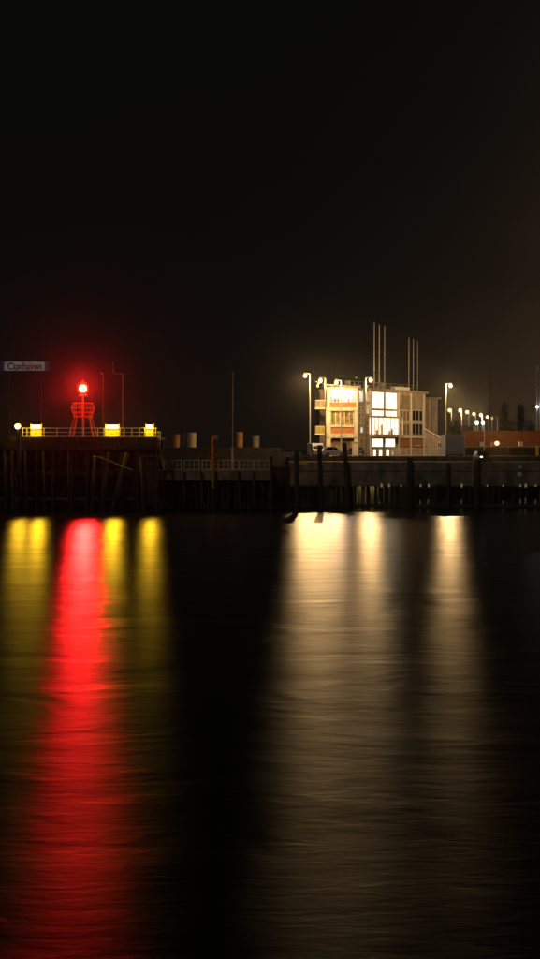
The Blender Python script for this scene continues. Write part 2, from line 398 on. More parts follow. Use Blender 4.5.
# illuminated yellow cabinets; their hoods throw the light down on to the water
def hooded_light(t, pos, watts):
    sl = bpy.data.lights.new('hooded_light', 'SPOT'); sl.energy = watts; sl.color = (1.0, 0.52, 0.010); sl.shadow_soft_size = .2
    sl.spot_size = rad(104); sl.spot_blend = .30
    so = bpy.data.objects.new('hooded_light', sl); COL.objects.link(so); so.parent = t
    so.location = Vector(pos) - BASE[t.name]; so.rotation_euler = Vector((0, -1, -1.32)).to_track_quat('-Z', 'Y').to_euler()
    point_light(t, pos, 230, (1.0, 0.56, 0.03), .2)
def light_box(px0, px1, label):
    x0, x1 = PX(px0, YP), PX(px1, YP); cx = (x0+x1)/2
    t = thing('light_cabinet', (cx, 150.6, 9.38), label, 'lamp', 'yellow lamps on the pier deck')
    part('cabinet', MB().box(x0+.04, x1-.04, 150.5, 150.95, 9.46, 10.25), 'yellow_paint', t)
    part('lit_panel', MB().box(x0+.05, x1-.05, 150.44, 150.498, 9.50, 10.28), 'yellow_panel', t)
    part('lamp_tube', MB().tube((x0+.16, 150.42, 10.62), (x1-.16, 150.42, 10.62), .21, .21, 10), 'yellow_tube', t, smooth=True)
    part('hood', MB().box(x0, x1, 150.5, 150.98, 10.86, 10.92), 'yellow_paint', t)
    for xx in (x0+.03, x1-.09):
        part('bracket', MB().box(xx, xx+.06, 150.52, 150.6, 10.26, 11.05), 'yellow_paint', t)
    for xx in (x0+.1, x1-.16):
        part('foot', MB().box(xx, xx+.06, 150.6, 150.8, 9.38, 9.46), 'dark_metal', t)
    hooded_light(t, (cx, 149.95, 10.62), 850*(x1-x0)/1.5)
    return t
light_box(29.3, 41, 'yellow lit cabinet on the pier deck beside the small post lamp')
light_box(104.3, 119, 'wide yellow lit cabinet on the pier deck beside the red beacon')
light_box(144.8, 153.6, 'narrow yellow lit cabinet on the pier deck above the stair')
b = P(17.5, 437, 150.4)
t = thing('post_lamp', (b.x, 150.4, 9.38), 'small round yellow lamp on a short post at the railing end', 'lamp')
part('post', MB().tube((b.x, 150.4, 9.38), (b.x, 150.4, 10.45), .06, .05, 8), 'dark_metal', t)
part('globe', MB().lathe((b.x, 150.4, 10.42), [(.12, 0), (.30, .12), (.36, .3), (.30, .5), (.12, .6)], 12), 'yellow_tube', t, smooth=True)
part('cap', MB().lathe((b.x, 150.4, 11.03), [(.22, 0), (.20, .05), (.04, .12)], 10), 'dark_metal', t)
hooded_light(t, (b.x, 149.85, 10.72), 560)

# red beacon on its trestle
YB = 152.0
bc = Vector((PX(82.8, YB), YB, 9.38))
t = thing('red_beacon', bc, 'red lattice beacon tower with flared gallery and lit red lantern', 'beacon')
zr, r0, r1 = PZ(417, YB), 1.75, 1.05
for k in range(8):
    a = 2*math.pi*k/8 + 0.2
    part('leg', MB().tube(bc + Vector((r0*math.cos(a), r0*math.sin(a), 0)), (bc.x+r1*math.cos(a), bc.y+r1*math.sin(a), zr), .11, .10, 6), 'red_paint', t)
part('platform', MB().lathe((bc.x, bc.y, zr-.06), [(1.15, 0), (1.2, .05), (1.2, .13), (1.1, .16)], 16), 'red_paint', t)
part('column', MB().tube((bc.x, bc.y, 9.38), (bc.x, bc.y, PZ(394, YB)), .13, .12, 10), 'red_paint', t, smooth=True)
zt = PZ(408, YB); zt2 = PZ(403, YB)
for k in range(12):
    a = 2*math.pi*k/12
    c_, s_ = math.cos(a), math.sin(a)
    part('gallery_bar', MB().tube((bc.x+1.1*c_, bc.y+1.1*s_, zr), (bc.x+1.5*c_, bc.y+1.5*s_, zt), .035, .035, 5).tube(
        (bc.x+1.5*c_, bc.y+1.5*s_, zt), (bc.x+1.25*c_, bc.y+1.25*s_, zt2), .03, .03, 5), 'red_paint', t)
for zz, rr in ((zr+.6, 1.32), (zt, 1.5), (zt2, 1.25)):
    mb = MB()
    for k in range(20):
        a, b_ = 2*math.pi*k/20, 2*math.pi*(k+1)/20
        mb.tube((bc.x+rr*math.cos(a), bc.y+rr*math.sin(a), zz), (bc.x+rr*math.cos(b_), bc.y+rr*math.sin(b_), zz), .035, .035, 5)
    part('gallery_ring', mb, 'red_paint', t)
part('pedestal', MB().lathe((bc.x, bc.y, PZ(396, YB)), [(.55, 0), (.6, .06), (.42, .12), (.4, .4)], 12), 'red_paint', t)
zl = PZ(392, YB)
part('lantern', MB().lathe((bc.x, bc.y, zl), [(.24, 0), (.42, .12), (.48, .45), (.42, .78), (.24, .9)], 14), 'red_bulb', t, smooth=True)
part('lens_halo', MB().lathe((bc.x, bc.y, zl-.2), [(.42, 0), (.66, .2), (.76, .65), (.66, 1.1), (.42, 1.3)], 18), 'red_halo', t, smooth=True)  # lens housing, its glow painted in as the lantern's halo
part('lantern_roof', MB().lathe((bc.x, bc.y, zl+1.12), [(.5, 0), (.30, .1), (.08, .3), (.05, .5)], 12), 'red_paint', t)
point_light(t, (bc.x, bc.y-1.0, zl+.45), 2000, (1.0, 0.03, 0.014), 0.3)
sl = bpy.data.lights.new('beam_light', 'SPOT'); sl.energy = 23000; sl.color = (1.0, 0.013, 0.012); sl.shadow_soft_size = .3
sl.spot_size = rad(110); sl.spot_blend = .35
so = bpy.data.objects.new('beam_light', sl); COL.objects.link(so); so.parent = t
so.location = Vector((bc.x, bc.y-1.0, zl+.45)) - bc; so.rotation_euler = Vector((.1, -1, -.25)).to_track_quat('-Z', 'Y').to_euler()

# town sign
YS = 155.0
sb = P(25, 371, YS)
t = thing('town_sign', (sb.x, YS, 9.38), 'long pale sign board reading Cuxhaven on two posts', 'sign')
for px_ in (9, 41): part('post', MB().box(PX(px_, YS)-.05, PX(px_, YS)+.05, YS+.1, YS+.2, 9.38, PZ(362, YS)), 'tarred', t)
z0, z1 = PZ(370.6, YS), PZ(361.8, YS)
part('face', MB().box(PX(4.2, YS), PX(44.5, YS), YS-.08, YS+.08, z0, z1), 'sign_face', t)
part('end_panel', MB().box(PX(0.6, YS), PX(4.1, YS), YS-.07, YS+.07, z0, z1), 'sign_blue', t)
part('end_panel', MB().box(PX(44.6, YS), PX(49.5, YS), YS-.07, YS+.07, z0, z1), 'sign_plum', t)
part('frame', MB().box(PX(0.4, YS), PX(49.7, YS), YS-.09, YS+.09, z1, z1+.06).box(PX(0.4, YS), PX(49.7, YS), YS-.09, YS+.09, z0-.06, z0), 'dark_metal', t)
cu = bpy.data.curves.new('lettering', 'FONT'); cu.body = 'Cuxhaven'; cu.size = 1.22; cu.extrude = 0.012; cu.shear = 0.18
cu.offset = 0.035
tmp = bpy.data.objects.new('tmp_text', cu); COL.objects.link(tmp)
bpy.context.view_layer.update()
me = bpy.data.meshes.new_from_object(tmp.evaluated_get(bpy.context.evaluated_depsgraph_get()))
bpy.data.objects.remove(tmp)
xs = [v.co.x for v in me.vertices]; w = max(xs)-min(xs); tx0, tx1 = PX(7.6, YS), PX(42, YS); sx = (tx1-tx0)/w; mnx = min(xs)
me.transform(Matrix.Translation((tx0 - sb.x, -.095, z0 + .16 - 9.38)) @ Matrix.Rotation(rad(90), 4, 'X') @ Matrix.Diagonal((sx, 1, 1, 1)) @ Matrix.Translation((-mnx, 0, 0)))
me.materials.clear(); me.materials.append(MATS['letter_paint']); me.name = 'lettering'
lo = bpy.data.objects.new('lettering', me); COL.objects.link(lo); lo.parent = t

# thin masts on the pier
b = P(103, 437, 156); t = thing('signal_mast', (b.x, 156, 9.38), 'thin straight grey mast beside the red beacon', 'mast')
part('pole', MB().tube((b.x, 156, 9.38), (b.x, 156, PZ(374, 156)), .07, .05, 7), 'weathered_steel', t)
part('tip', MB().tube((b.x, 156, PZ(374, 156)), (b.x-.35, 156, PZ(372.5, 156)), .05, .04, 6), 'galvanised', t)
b = P(122.7, 437, 154); t = thing('anemometer_mast', (b.x, 154, 9.38), 'grey mast with cranked arm and upright sensor behind the wide yellow cabinet', 'mast')
part('pole', MB().tube((b.x, 154, 9.38), (b.x, 154, PZ(373.5, 154)), .08, .07, 8), 'weathered_steel', t)
part('arm', MB().tube((b.x, 154, PZ(373.8, 154)), (PX(113.5, 154), 154, PZ(373.4, 154)), .07, .07, 6), 'weathered_steel', t)
part('sensor', MB().tube((PX(113.5, 154), 154, PZ(373.6, 154)), (PX(113, 154), 154, PZ(368.5, 154)), .15, .12, 8).tube(
    (PX(113, 154), 154, PZ(368.5, 154)), (PX(113.3, 154), 154, PZ(361.5, 154)), .07, .06, 8), 'weathered_steel', t)

# stair from the upper deck to the jetty
t = thing('access_stair', (PX(159, 152), 152, 5.2), 'steel stair with pale handrail dropping from the pier end to the jetty', 'stair')
sx0, sx1, sz0, sz1 = PX(157.5, 152), PX(163.5, 152), 9.3, 5.25
for yy in (151.2, 152.3):
    part('stringer', MB().prism([(sx0, yy, sz0), (sx0, yy, sz0-.3), (sx1, yy, sz1-.3), (sx1, yy, sz1)], (0, .06, 0)), 'mustard', t)
for k in range(12):
    f = (k+.5)/12; xx = sx0+(sx1-sx0)*f; zz = sz0+(sz1-sz0)*f
    part('tread', MB().box(xx-.13, xx+.13, 151.27, 152.29, zz-.04, zz), 'galvanised', t)
for px_ in (156, 158.2, 160.2):
    part('rail_post', MB().box(PX(px_, 151.1)-.03, PX(px_, 151.1)+.03, 151.08, 151.14, PZ(449, 151.1), PZ(431.5, 151.1)), 'rail_paint', t)
for py_ in (431.8, 437, 442.5, 448.5):
    part('rail', MB().box(PX(155.6, 151.1), PX(160.7, 151.1), 151.0, 151.07, PZ(py_, 151.1)-.03, PZ(py_, 151.1)+.03), 'rail_paint', t)
for px_ in (162.5, 164.8):
    part('rail_post', MB().box(PX(px_, 151.1)-.03, PX(px_, 151.1)+.03, 151.08, 151.14, 5.0, 6.55), 'rail_paint', t)

# ------------------------------------------------------------------ low concrete jetty
YJ = 155.0
jz = PZ(470, YJ)
jet = thing('concrete_jetty', (PX(216, YJ), 158, 0), 'low concrete jetty on braced piles between the pier and the quay', 'jetty')
part('deck_slab', MB().box(PX(160, YJ), PX(272, YJ), YJ+.25, 162.8, jz-.4, jz), 'concrete_dark', jet)
pp = [160, 184.5, 201.5, 216, 239, 253.5, 272]
for a, b in zip(pp, pp[1:]):
    part('fascia_panel', MB().box(PX(a, YJ)+.04, PX(b, YJ)-.04, YJ, YJ+.24, PZ(480.5, YJ), jz-.03), 'concrete', jet, bevel=.03)
for a in pp[1:-1]:
    part('fender_post', MB().box(PX(a, YJ)-.16, PX(a, YJ)+.16, YJ-.22, YJ-.01, 1.0, jz-.3), 'timber_dark', jet)
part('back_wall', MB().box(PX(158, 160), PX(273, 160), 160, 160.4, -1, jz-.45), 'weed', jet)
for k in range(17):
    xx = PX(163 + k*6.6, 156.2); part('pile', MB().tube((xx+R.uniform(-.2, .2), 156.4, -1), (xx, 156.2, jz-.4), .19, .18, 8), 'timber_dark', jet, smooth=True)
for a in (170, 181, 192, 205, 222, 234, 247, 259):
    part('brace', MB().tube(P(a, 481, 155.7), P(a+9, 498, 155.7), .11, .11, 6), 'timber', jet)
# railing of the jetty
t = thing('jetty_railing', (PX(217, YJ), YJ+.4, jz), 'grey double-row grid railing along the low concrete jetty', 'railing')
for a, b in ((163.5, 181), (184, 199), (202, 214.5), (218, 238.5), (239.5, 252.5), (254, 269.5)):
    x0, x1 = PX(a, YJ), PX(b, YJ); n = max(3, round((x1-x0)/.62))
    z0, z1 = jz+.02, PZ(459.8, YJ)
    for zz in (z0+.05, (z0+z1)/2, z1-.05):
        part('rail', MB().box(x0, x1, YJ+.36, YJ+.44, zz-.045, zz+.045), 'rail_grey', t)
    for k in range(n+1):
        xx = x0+(x1-x0)*k/n; part('bar', MB().box(xx-.04, xx+.04, YJ+.37, YJ+.43, z0, z1), 'rail_grey', t)
    for xx in (x0, x1): part('foot_post', MB().box(xx-.05, xx+.05, YJ+.45, YJ+.53, jz, z1), 'rail_grey', t)

t = thing('mooring_pile', (PX(213.3, 154.2), 154.2, 0), 'mustard timber mooring pile with a boxed cap rising through the jetty railing', 'pile')
part('shaft', MB().tube((PX(213, 154.2), 154.3, -1), (PX(213, 154.2), 154.3, PZ(436, 154.2)), .24, .22, 9), 'mustard', t, smooth=True)
part('cap_box', MB().box(PX(212.6, 154), PX(217.6, 154), 153.95, 154.5, PZ(439.5, 154), PZ(435, 154)), 'mustard', t, bevel=.03)
part('bracket', MB().box(PX(214.6, 154), PX(217, 154), 154.0, 154.2, PZ(455.5, 154), PZ(453.8, 154)), 'mustard', t)
t = thing('bollard_post', (PX(271, 154.7), 154.7, 0), 'short brown timber post ending the jetty railing', 'post')
part('shaft', MB().tube((PX(271, 154.7), 154.7, -1), (PX(271, 154.7), 154.7, PZ(456, 154.7)), .22, .20, 9), 'timber', t, smooth=True)
part('cap', MB().lathe((PX(271, 154.7), 154.7, PZ(456, 154.7)), [(.24, 0), (.24, .08), (.1, .16)], 10), 'mustard', t)
t = thing('flag_mast', (PX(232.7, 158), 158, jz), 'tall thin bare flag mast with ball finial on the jetty', 'mast')
part('foot', MB().tube((PX(232.7, 158), 158, jz), (PX(232.7, 158), 158, PZ(447, 158)), .2, .16, 9), 'rail_grey', t)
part('pole', MB().tube((PX(232.7, 158), 158, PZ(447, 158)), (PX(232.9, 158), 158, PZ(374, 158)), .08, .045, 8), 'galvanised', t)
part('finial', MB().lathe((PX(232.9, 158), 158, PZ(374, 158)), [(.05, 0), (.14, .1), (.05, .24)], 8), 'galvanised', t)

# breakwater with steel dolphins behind the jetty
t = thing('breakwater_wall', (PX(220, 190), 191, 0), 'long dark breakwater wall behind the low jetty', 'wall')
for a, b, top in ((150, 178, 447.4), (178, 205, 447.2), (205, 232, 447.2), (232, 262, 447.3), (262, 281, 447.8), (281, 302, 452)):
    part('wall_section', MB().box(PX(a, 190)+.03, PX(b, 190)-.03, 190, 191.4, -1, PZ(top, 190)), 'tarred', t)
t = thing('connecting_wall', (PX(281, 160), 160.5, 0), 'dark timber-faced wall closing the gap between jetty and quay', 'wall')
for k in range(5):
    xa = PX(272.4+k*3.6, 160); part('plank', MB().box(xa, xa+.46, 160.02+.03*(k % 2), 160.3, -1, PZ(466.5, 160)-.1), 'timber_dark', t)
part('head_beam', MB().box(PX(272.2, 160), 2.68, 159.95, 160.5, PZ(467.5, 160), PZ(466, 160)), 'timber', t)
part('core', MB().box(PX(272.2, 160), 2.68, 160.31, 160.9, -1, PZ(467.6, 160)), 'tarred', t)
def dolphin(px0, px1, top, mt, label, Y=193.0, n=18):
    cx, r = PX((px0+px1)/2, Y), (px1-px0)/2*Y/F
    t = thing('steel_dolphin', (cx, Y, 0), label, 'dolphin', 'pipe piles behind the breakwater')
    part('pipe', MB().tube((cx, Y, -1), (cx, Y, PZ(top, Y)), r, r, n), mt, t, smooth=True)
    for zz in ((.5, 1.25) if r > .3 else (.6,)):
        part('weld_band', MB().lathe((cx, Y, PZ(top, Y)-zz), [(r*1.012, -.04), (r*1.02, 0), (r*1.012, .04)], n), mt, t)
    part('rim', MB().lathe((cx, Y, PZ(top, Y)), [(r*1.03, -.12), (r*1.03, .03), (r*.8, .05)], n), mt, t)
dolphin(172, 180, 434.5, 'rust_orange', 'rusty orange wide pipe pile behind the breakwater beside the thin pipe')
dolphin(183.7, 185.4, 433.5, 'rust_orange', 'thinnest pipe pile behind the breakwater', n=8)
dolphin(187, 196.4, 433, 'pipe_beige', 'pale beige wide pipe pile behind the breakwater')
dolphin(235, 243, 432.5, 'rust_orange', 'brown-orange wide pipe pile behind the breakwater beside the flag mast')
dolphin(251.5, 259.5, 436.5, 'pipe_grey', 'dull grey wide pipe pile behind the breakwater', 197)

# ------------------------------------------------------------------ quay
YQ = 160.0
q = thing('quay_wall', (25, 161, 0), 'open-piled harbour quay with weathered concrete panels above dark timber piles', 'quay')
x = 2.7; i = 0
seams = [PX(p_, YQ) for p_ in (290, 320, 346, 378, 410, 448, 477, 513, 548, 590, 640)]
for a, b in zip(seams, seams[1:]):
    part('concrete_panel', MB().box(a+.03, b-.03, YQ+.12, YQ+.6, 4.98, QZ-.03), 'concrete', q, bevel=.04)
    part('concrete_panel', MB().box(a+.03, b-.03, YQ, YQ+.6, PZ(486.5, YQ), 4.92), 'concrete', q, bevel=.04)
    part('ledge', MB().box(a+.02, b-.02, YQ-.12, YQ+.10, 4.90, 5.06), 'concrete', q)
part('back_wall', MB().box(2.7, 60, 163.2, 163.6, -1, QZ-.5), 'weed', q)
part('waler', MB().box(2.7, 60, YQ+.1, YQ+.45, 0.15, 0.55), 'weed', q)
xx = 2.9
while xx < 50:
    r = R.uniform(.17, .30)
    part('pile', MB().tube((xx+R.uniform(-.08, .08), YQ+.75, -1), (xx, YQ+.75, PZ(486, YQ)), r*1.05, r, 9), R.choice(['timber', 'timber_dark', 'concrete_dark', 'timber']), q, smooth=True)
    xx += R.choice([.62, .72, .8, 1.0, 1.9])
x = 2.72
while x < 52:
    w = R.uniform(3.4, 5.2)
    part('kerb_block', MB().box(x, x+w-.03, YQ+.02, YQ+.62, QZ-.02, QZ+.035), R.choice(['kerb_paint', 'concrete', 'concrete', 'kerb_paint']), q, bevel=.01)
    x += w
for px_, py_, s_ in ((519.8, 474, .27), (520.6, 467, .16)):
    pt = P(px_, py_, YQ-.05); part('wall_plate', MB().box(pt.x-s_, pt.x+s_, YQ-.06, YQ-.005, pt.z-s_, pt.z+s_) if py_ > 470 else MB().box(pt.x-s_, pt.x+s_, YQ+.05, YQ+.11, pt.z-s_, pt.z+s_), 'white_paint', q)
pt = P(300, 464, YQ); part('wall_plate', MB().box(PX(298.5, YQ), PX(307.5, YQ), YQ+.05, YQ+.11, PZ(464.3, YQ), PZ(462.6, YQ)), 'yellow_paint', q)
t = single('terrace_step', MB().box(2.7, 75, 170.02, 170.18, QZ, TZ+.12), 'concrete_dark', (30, 170, QZ), 'low dark concrete step along the back of the quay apron', 'wall')

def fender_pile(px0, py0, px1, py1, r, Y, label, mt='timber_dark'):
    a = P(px0, py0, Y); b = P(px1, py1, Y)
    d = (b-a).normalized(); foot = a + d*((a.z+1)/-d.z)
    t = thing('fender_pile', (foot.x, Y, 0), label, 'pile', 'tall timber piles before the quay')
    part('shaft', MB().tube(foot, a, r*1.08, r, 10), mt, t, smooth=True)
    part('cap', MB().tube(a, a - d*.12, r*1.06, r*.9, 10), 'concrete_dark', t)
    part('band', MB().tube(a + d*.7, a + d*.9, r*1.1, r*1.1, 10), 'dark_metal', t)
fender_pile(296.5, 449, 297.5, 511, .34, 152.5, 'timber pile standing off the breakwater end, its shadow the longest on the water')
fender_pile(319.5, 446, 321.5, 511, .30, 153, 'slightly raking timber pile before the blue-white van')
fender_pile(344.5, 443.5, 348.5, 505, .30, 158.8, 'leaning timber pile before the cream office block')
fender_pile(410, 457.5, 410, 508, .38, 159.2, 'stout timber pile before the louvred office wing')
fender_pile(448.5, 463, 448.5, 508, .24, 159.4, 'shorter thin timber pile below the box body')
fender_pile(477.3, 459.5, 476.5, 508, .42, 159.3, 'thickest timber pile before the brown flood wall')

b = Vector((PX(369, 161.6), 161.6, 3.35))
t = thing('bulkhead_lamp', b, 'lamp under the quay edge lighting the water at the piles', 'lamp')
part('housing', MB().box(b.x-.22, b.x+.22, 161.5, 161.8, b.z, b.z+.14), 'dark_metal', t)
part('glass', MB().lathe((b.x, 161.62, b.z-.16), [(.06, 0), (.14, .05), (.17, .155)], 10), 'sodium_bulb', t)
point_light(t, (b.x, 161.45, b.z-.3), 260, (1.0, .60, .20), .12)
# pale marker lights and glowing strips on the piles under the quay
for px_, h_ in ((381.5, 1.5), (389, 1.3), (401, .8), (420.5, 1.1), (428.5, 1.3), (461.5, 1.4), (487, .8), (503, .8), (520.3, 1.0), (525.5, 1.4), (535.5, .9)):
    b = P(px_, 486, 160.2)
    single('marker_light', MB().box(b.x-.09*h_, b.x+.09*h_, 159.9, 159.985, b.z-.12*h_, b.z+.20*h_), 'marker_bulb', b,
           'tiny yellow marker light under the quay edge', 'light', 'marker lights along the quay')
for px_, h_ in ((357, 2.2), (365.5, 2.0), (379.5, .4), (412.3, .35), (420.2, .5), (428, .6), (448, .5), (461.2, .6), (503, .4), (520.3, .6), (525.3, .8), (535.5, .55)):  # the two tall strips glow in place of lamplight on the piles
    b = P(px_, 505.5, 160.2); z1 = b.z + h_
    single('glow_strip', MB().box(b.x-.07, b.x+.07, 160.0, 160.08, .58, .58+h_), 'glow_strip', (b.x, 160, .58),
           'tall thin yellow strip glowing like lamplight up a pile under the quay' if h_ > 1.5 else 'short faint upright glowing yellow strip low on the quay piles', 'light', 'glowing strips along the quay')

# ------------------------------------------------------------------ street lamps
LZ = 18.5
def street_lamp(px_pole, side, Y, label, base_z=TZ, watts=3100, group='tall street lamps', name='street_lamp', bulb='sodium_bulb', top=LZ, col=(1.0, 0.60, 0.24), reach=.75, s=1.0):
    x = PX(px_pole, Y)
    t = thing(name, (x, Y, base_z), label, 'street lamp', group)
    part('base', MB().tube((x, Y, base_z), (x, Y, base_z+1.1), .17, .15, 10), 'galvanised', t)
    part('pole', MB().tube((x, Y, base_z+1.1), (x, Y, top+.05), .12, .075, 10), 'galvanised', t, smooth=True)
    hx = x + side*reach
    part('arm', MB().tube((x, Y, top), (hx, Y-.1, top+.12), .05, .045, 8), 'galvanised', t)
    hd = part('lantern_head', MB().prism([(hx-.26, Y-.25, top+.10), (hx+.26, Y-.25, top+.10), (hx+.18, Y-.23, top+.20), (hx-.18, Y-.23, top+.20)], (0, .32, 0)), 'galvanised', t)
    rg = .40*s; zc = top-.30
    g = part('halo_globe', MB().lathe((hx, Y-.1, zc), [(rg*math.sin(a_), -rg*math.cos(a_)) for a_ in [k_*math.pi/10+.08 for k_ in range(10)]], 16), 'led_halo' if 'led' in bulb else 'sodium_halo', hd, smooth=True)  # glowing shell added for the halo round the bulb
    rb = .24*s
    part('bulb', MB().lathe((hx, Y-.1, zc), [(rb*math.sin(a_), -rb*math.cos(a_)) for a_ in [k_*math.pi/8+.1 for k_ in range(8)]], 12), bulb, hd, smooth=True)
    if watts:
        point_light(t, (hx, Y-.1, top-.95), watts, col, .2)
    return t
street_lamp(310, -1, 186, 'tall street lamp standing clear of the building near the breakwater', top=19.55)
street_lamp(325.5, -1, 180.7, 'tall street lamp before the balconies of the cream block', watts=2700)
street_lamp(341.2, -1, 186, 'tall street lamp before the control room window', watts=2000)
street_lamp(365.8, 1, 179.5, 'tall street lamp before the recess between block and glazed bay')
street_lamp(446, 1, 195, 'tall street lamp behind the lean-to gable', watts=3200)
far = [(451.5, -1, 315), (462, -1, 316), (469, -1, 331), (475.8, -1, 349), (482.5, -1, 359), (489, -1, 380)]
for k, (px_, s_, Y) in enumerate(far):
    lab = {0: 'distant street lamp showing just behind the tall lamp at the lean-to', 5: 'last distant street lamp of the row, beside the amber signal'}.get(k, 'distant street lamp in the receding row behind the brown flood wall')
    street_lamp(px_, s_, Y, lab, BZ, 5000 if k in (1, 4) else 0, 'distant row of street lamps', bulb='sodium_far', s=1.5, reach=.5)
for px_, lab in ((477, 'white lamp on a low mast among the distant row'), (483, 'white lamp on a low mast among the distant row')):
    street_lamp(px_+.9, -1, 330, lab, BZ, 0, 'low white lamps in the distance', 'white_lamp_mast', 'led_bulb', PZ(422, 330), reach=.25, s=1.5)

# ------------------------------------------------------------------ office building
ob = thing('harbour_office', (15, 194, TZ), 'cream three-storey harbour office with lit control room, balconies and glazed bay', 'building')
Y0 = 192.0
def bx(name, px0, px1, py0, py1, ya, yb, mt, parent=ob, Y=Y0, **k):
    return part(name, MB().box(PX(px0, Y), PX(px1, Y), ya, yb, PZ(py1, Y), PZ(py0, Y)), mt, parent, **k)
# end block ---------------------------------------------------------
GZ = TZ
XL, XR = PX(327, Y0), PX(357.6, Y0)
part('wall', MB().box(XL+.1, XR, 193.0, 200.0, GZ, PZ(408.5, Y0)), 'cream_wall', ob)      # lower core, set back
# control room: a real room with a lamp in it
zc0, zc1 = PZ(402.2, Y0), PZ(389.0, Y0)
part('room_floor', MB().box(XL, XR, Y0+.25, 200, PZ(408.5, Y0), PZ(407.6, Y0)), 'room_wall', ob)
part('room_back', MB().box(XL+.15, XR-.15, 198.0, 198.2, PZ(407.5, Y0), PZ(387.5, Y0)), 'room_wall', ob)
part('room_side', MB().box(XL, XL+.14, Y0+.3, 200, PZ(407.5, Y0), PZ(387.5, Y0)), 'cream_wall', ob)
part('room_ceiling', MB().box(XL, XR, Y0+.3, 200, PZ(387.4, Y0), PZ(386.9, Y0)), 'room_wall', ob)
bx('spandrel', 329, 356.6, 402.3, 407.4, Y0+.02, Y0+.24, 'orange_panel')
bx('lintel', 327.2, 357.6, 386.8, 389.0, Y0, Y0+.28, 'cream_wall')
bx('corner_post', 327.2, 329.8, 389.1, 408.6, Y0-.01, Y0+.28, 'cream_wall')
bx('corner_post', 356.2, 357.7, 389.1, 408.6, Y0-.01, Y0+.28, 'cream_wall')
def window(name, px0, px1, py0, py1, cols, Yf, panemat, rows=1, frame='white_paint', fw=.06):
    x0, x1, z0, z1 = PX(px0, Y0), PX(px1, Y0), PZ(py1, Y0), PZ(py0, Y0)
    w = part(name, MB().box(x0, x1, Yf, Yf+.05, z0, z0+fw).box(x0, x1, Yf, Yf+.05, z1-fw, z1).box(x0, x0+fw, Yf, Yf+.05, z0+fw, z1-fw).box(x1-fw, x1, Yf, Yf+.05, z0+fw, z1-fw), frame, ob)
    for k in range(1, cols):
        xx = x0+(x1-x0)*k/cols; part('mullion', MB().box(xx-fw/2, xx+fw/2, Yf+.003, Yf+.047, z0+fw, z1-fw), frame, w)
    for k in range(cols):
        xa, xb = x0+(x1-x0)*k/cols, x0+(x1-x0)*(k+1)/cols
        part('pane', MB().box(xa+fw*.6, xb-fw*.6, Yf+.02, Yf+.03, z0+fw, z1-fw), panemat, w)
    return w
window('window', 329.9, 356.1, 389.1, 402.2, 4, Y0+.10, 'clear_glass')
for (a, b, h, yy) in ((334, 338, .95, 194), (340, 347, .75, 194.4), (350, 354, .8, 194.2)):
    part('desk', MB().box(PX(a, 194), PX(b, 194), yy, yy+.7, PZ(407.5, Y0), PZ(407.5, Y0)+h), 'furniture', ob)
for (a, w_) in ((334.5, 2.2), (337.4, 2.0), (348.5, 2.4)):
    part('monitor', MB().box(PX(a, 194), PX(a+w_, 194), 194.2, 194.26, zc0+.15, zc0+.62), 'furniture', ob)
part('ceiling_lamp', MB().box(XL+.5, XR-.5, 193.2, 196.6, PZ(388.0, Y0), PZ(387.6, Y0)), 'ceiling_tube', ob)
# roof with a shallow pitch and overhang
r_ = MB().prism([(XL-.55, Y0-.7, PZ(385.3, Y0)), (XR+.5, Y0-.7, PZ(388.0, Y0)), (XR+.5, Y0-.7, PZ(386.6, Y0)), (XL-.55, Y0-.7, PZ(383.8, Y0))], (0, 9.2, 0))
part('roof', r_, 'wing_wall', ob)
part('gutter', MB().tube((XL-.5, Y0-.76, PZ(385.0, Y0)), (XR+.45, Y0-.76, PZ(387.8, Y0)), .07, .07, 6), 'roof_sheet', ob)
# floor bands and mid storey
bx('floor_band', 325.6, 357.8, 407.5, 410.8, Y0-.12, 192.99, 'cream_wall', bevel=.03)
bx('pilaster', 326, 330.8, 410.9, 455.9, Y0-.02, 192.98, 'cream_wall')
bx('pilaster', 354.2, 357.7, 410.9, 455.9, Y0-.02, 192.98, 'cream_wall')
bx('spandrel', 331, 354.0, 427.2, 433.4, Y0+.1, 192.97, 'orange_panel')
bx('sill', 330.9, 354.1, 425.8, 427.1, Y0-.06, 192.97, 'cream_wall')
window('window', 331, 354, 411, 425.7, 5, Y0+.35, 'curtain_shade', fw=.13, frame='cream_wall')
bx('floor_band', 325.6, 357.8, 433.5, 438, Y0-.10, 192.97, 'cream_wall', bevel=.03)
bx('doorway', 333, 352.5, 438.2, 455.9, 192.80, 192.985, 'brown_panel')
for a in (338, 343, 348): bx('door_leaf', a-2.2, a+2.2, 440, 455.9, 192.72, 192.79, 'tinted_glass')
# balconies on the seaward side
for py0, py1, mt in ((400.2, 407.2, 'balcony_sheet'), (426.2, 433.2, 'balcony_yellow')):
    bl = bx('balcony', 315.2, 326.8, py1+.1, py1+1.8, Y0-.08, Y0+3.2, 'cream_wall')
    for a, b in ((315.6, 319.2), (319.5, 323.0), (323.3, 326.6)):
        bx('balcony_panel', a, b, py0+.4, py1-.1, Y0, Y0+.05, mt, bl)
    bx('balcony_rail', 315.3, 326.7, py0-.2, py0+.35, Y0-.03, Y0+.08, 'white_paint', bl)
    part('balcony_panel', MB().box(PX(315.4, Y0), PX(315.4, Y0)+.05, Y0+.1, Y0+3.1, PZ(py1, Y0), PZ(py0+.4, Y0)), mt, bl)
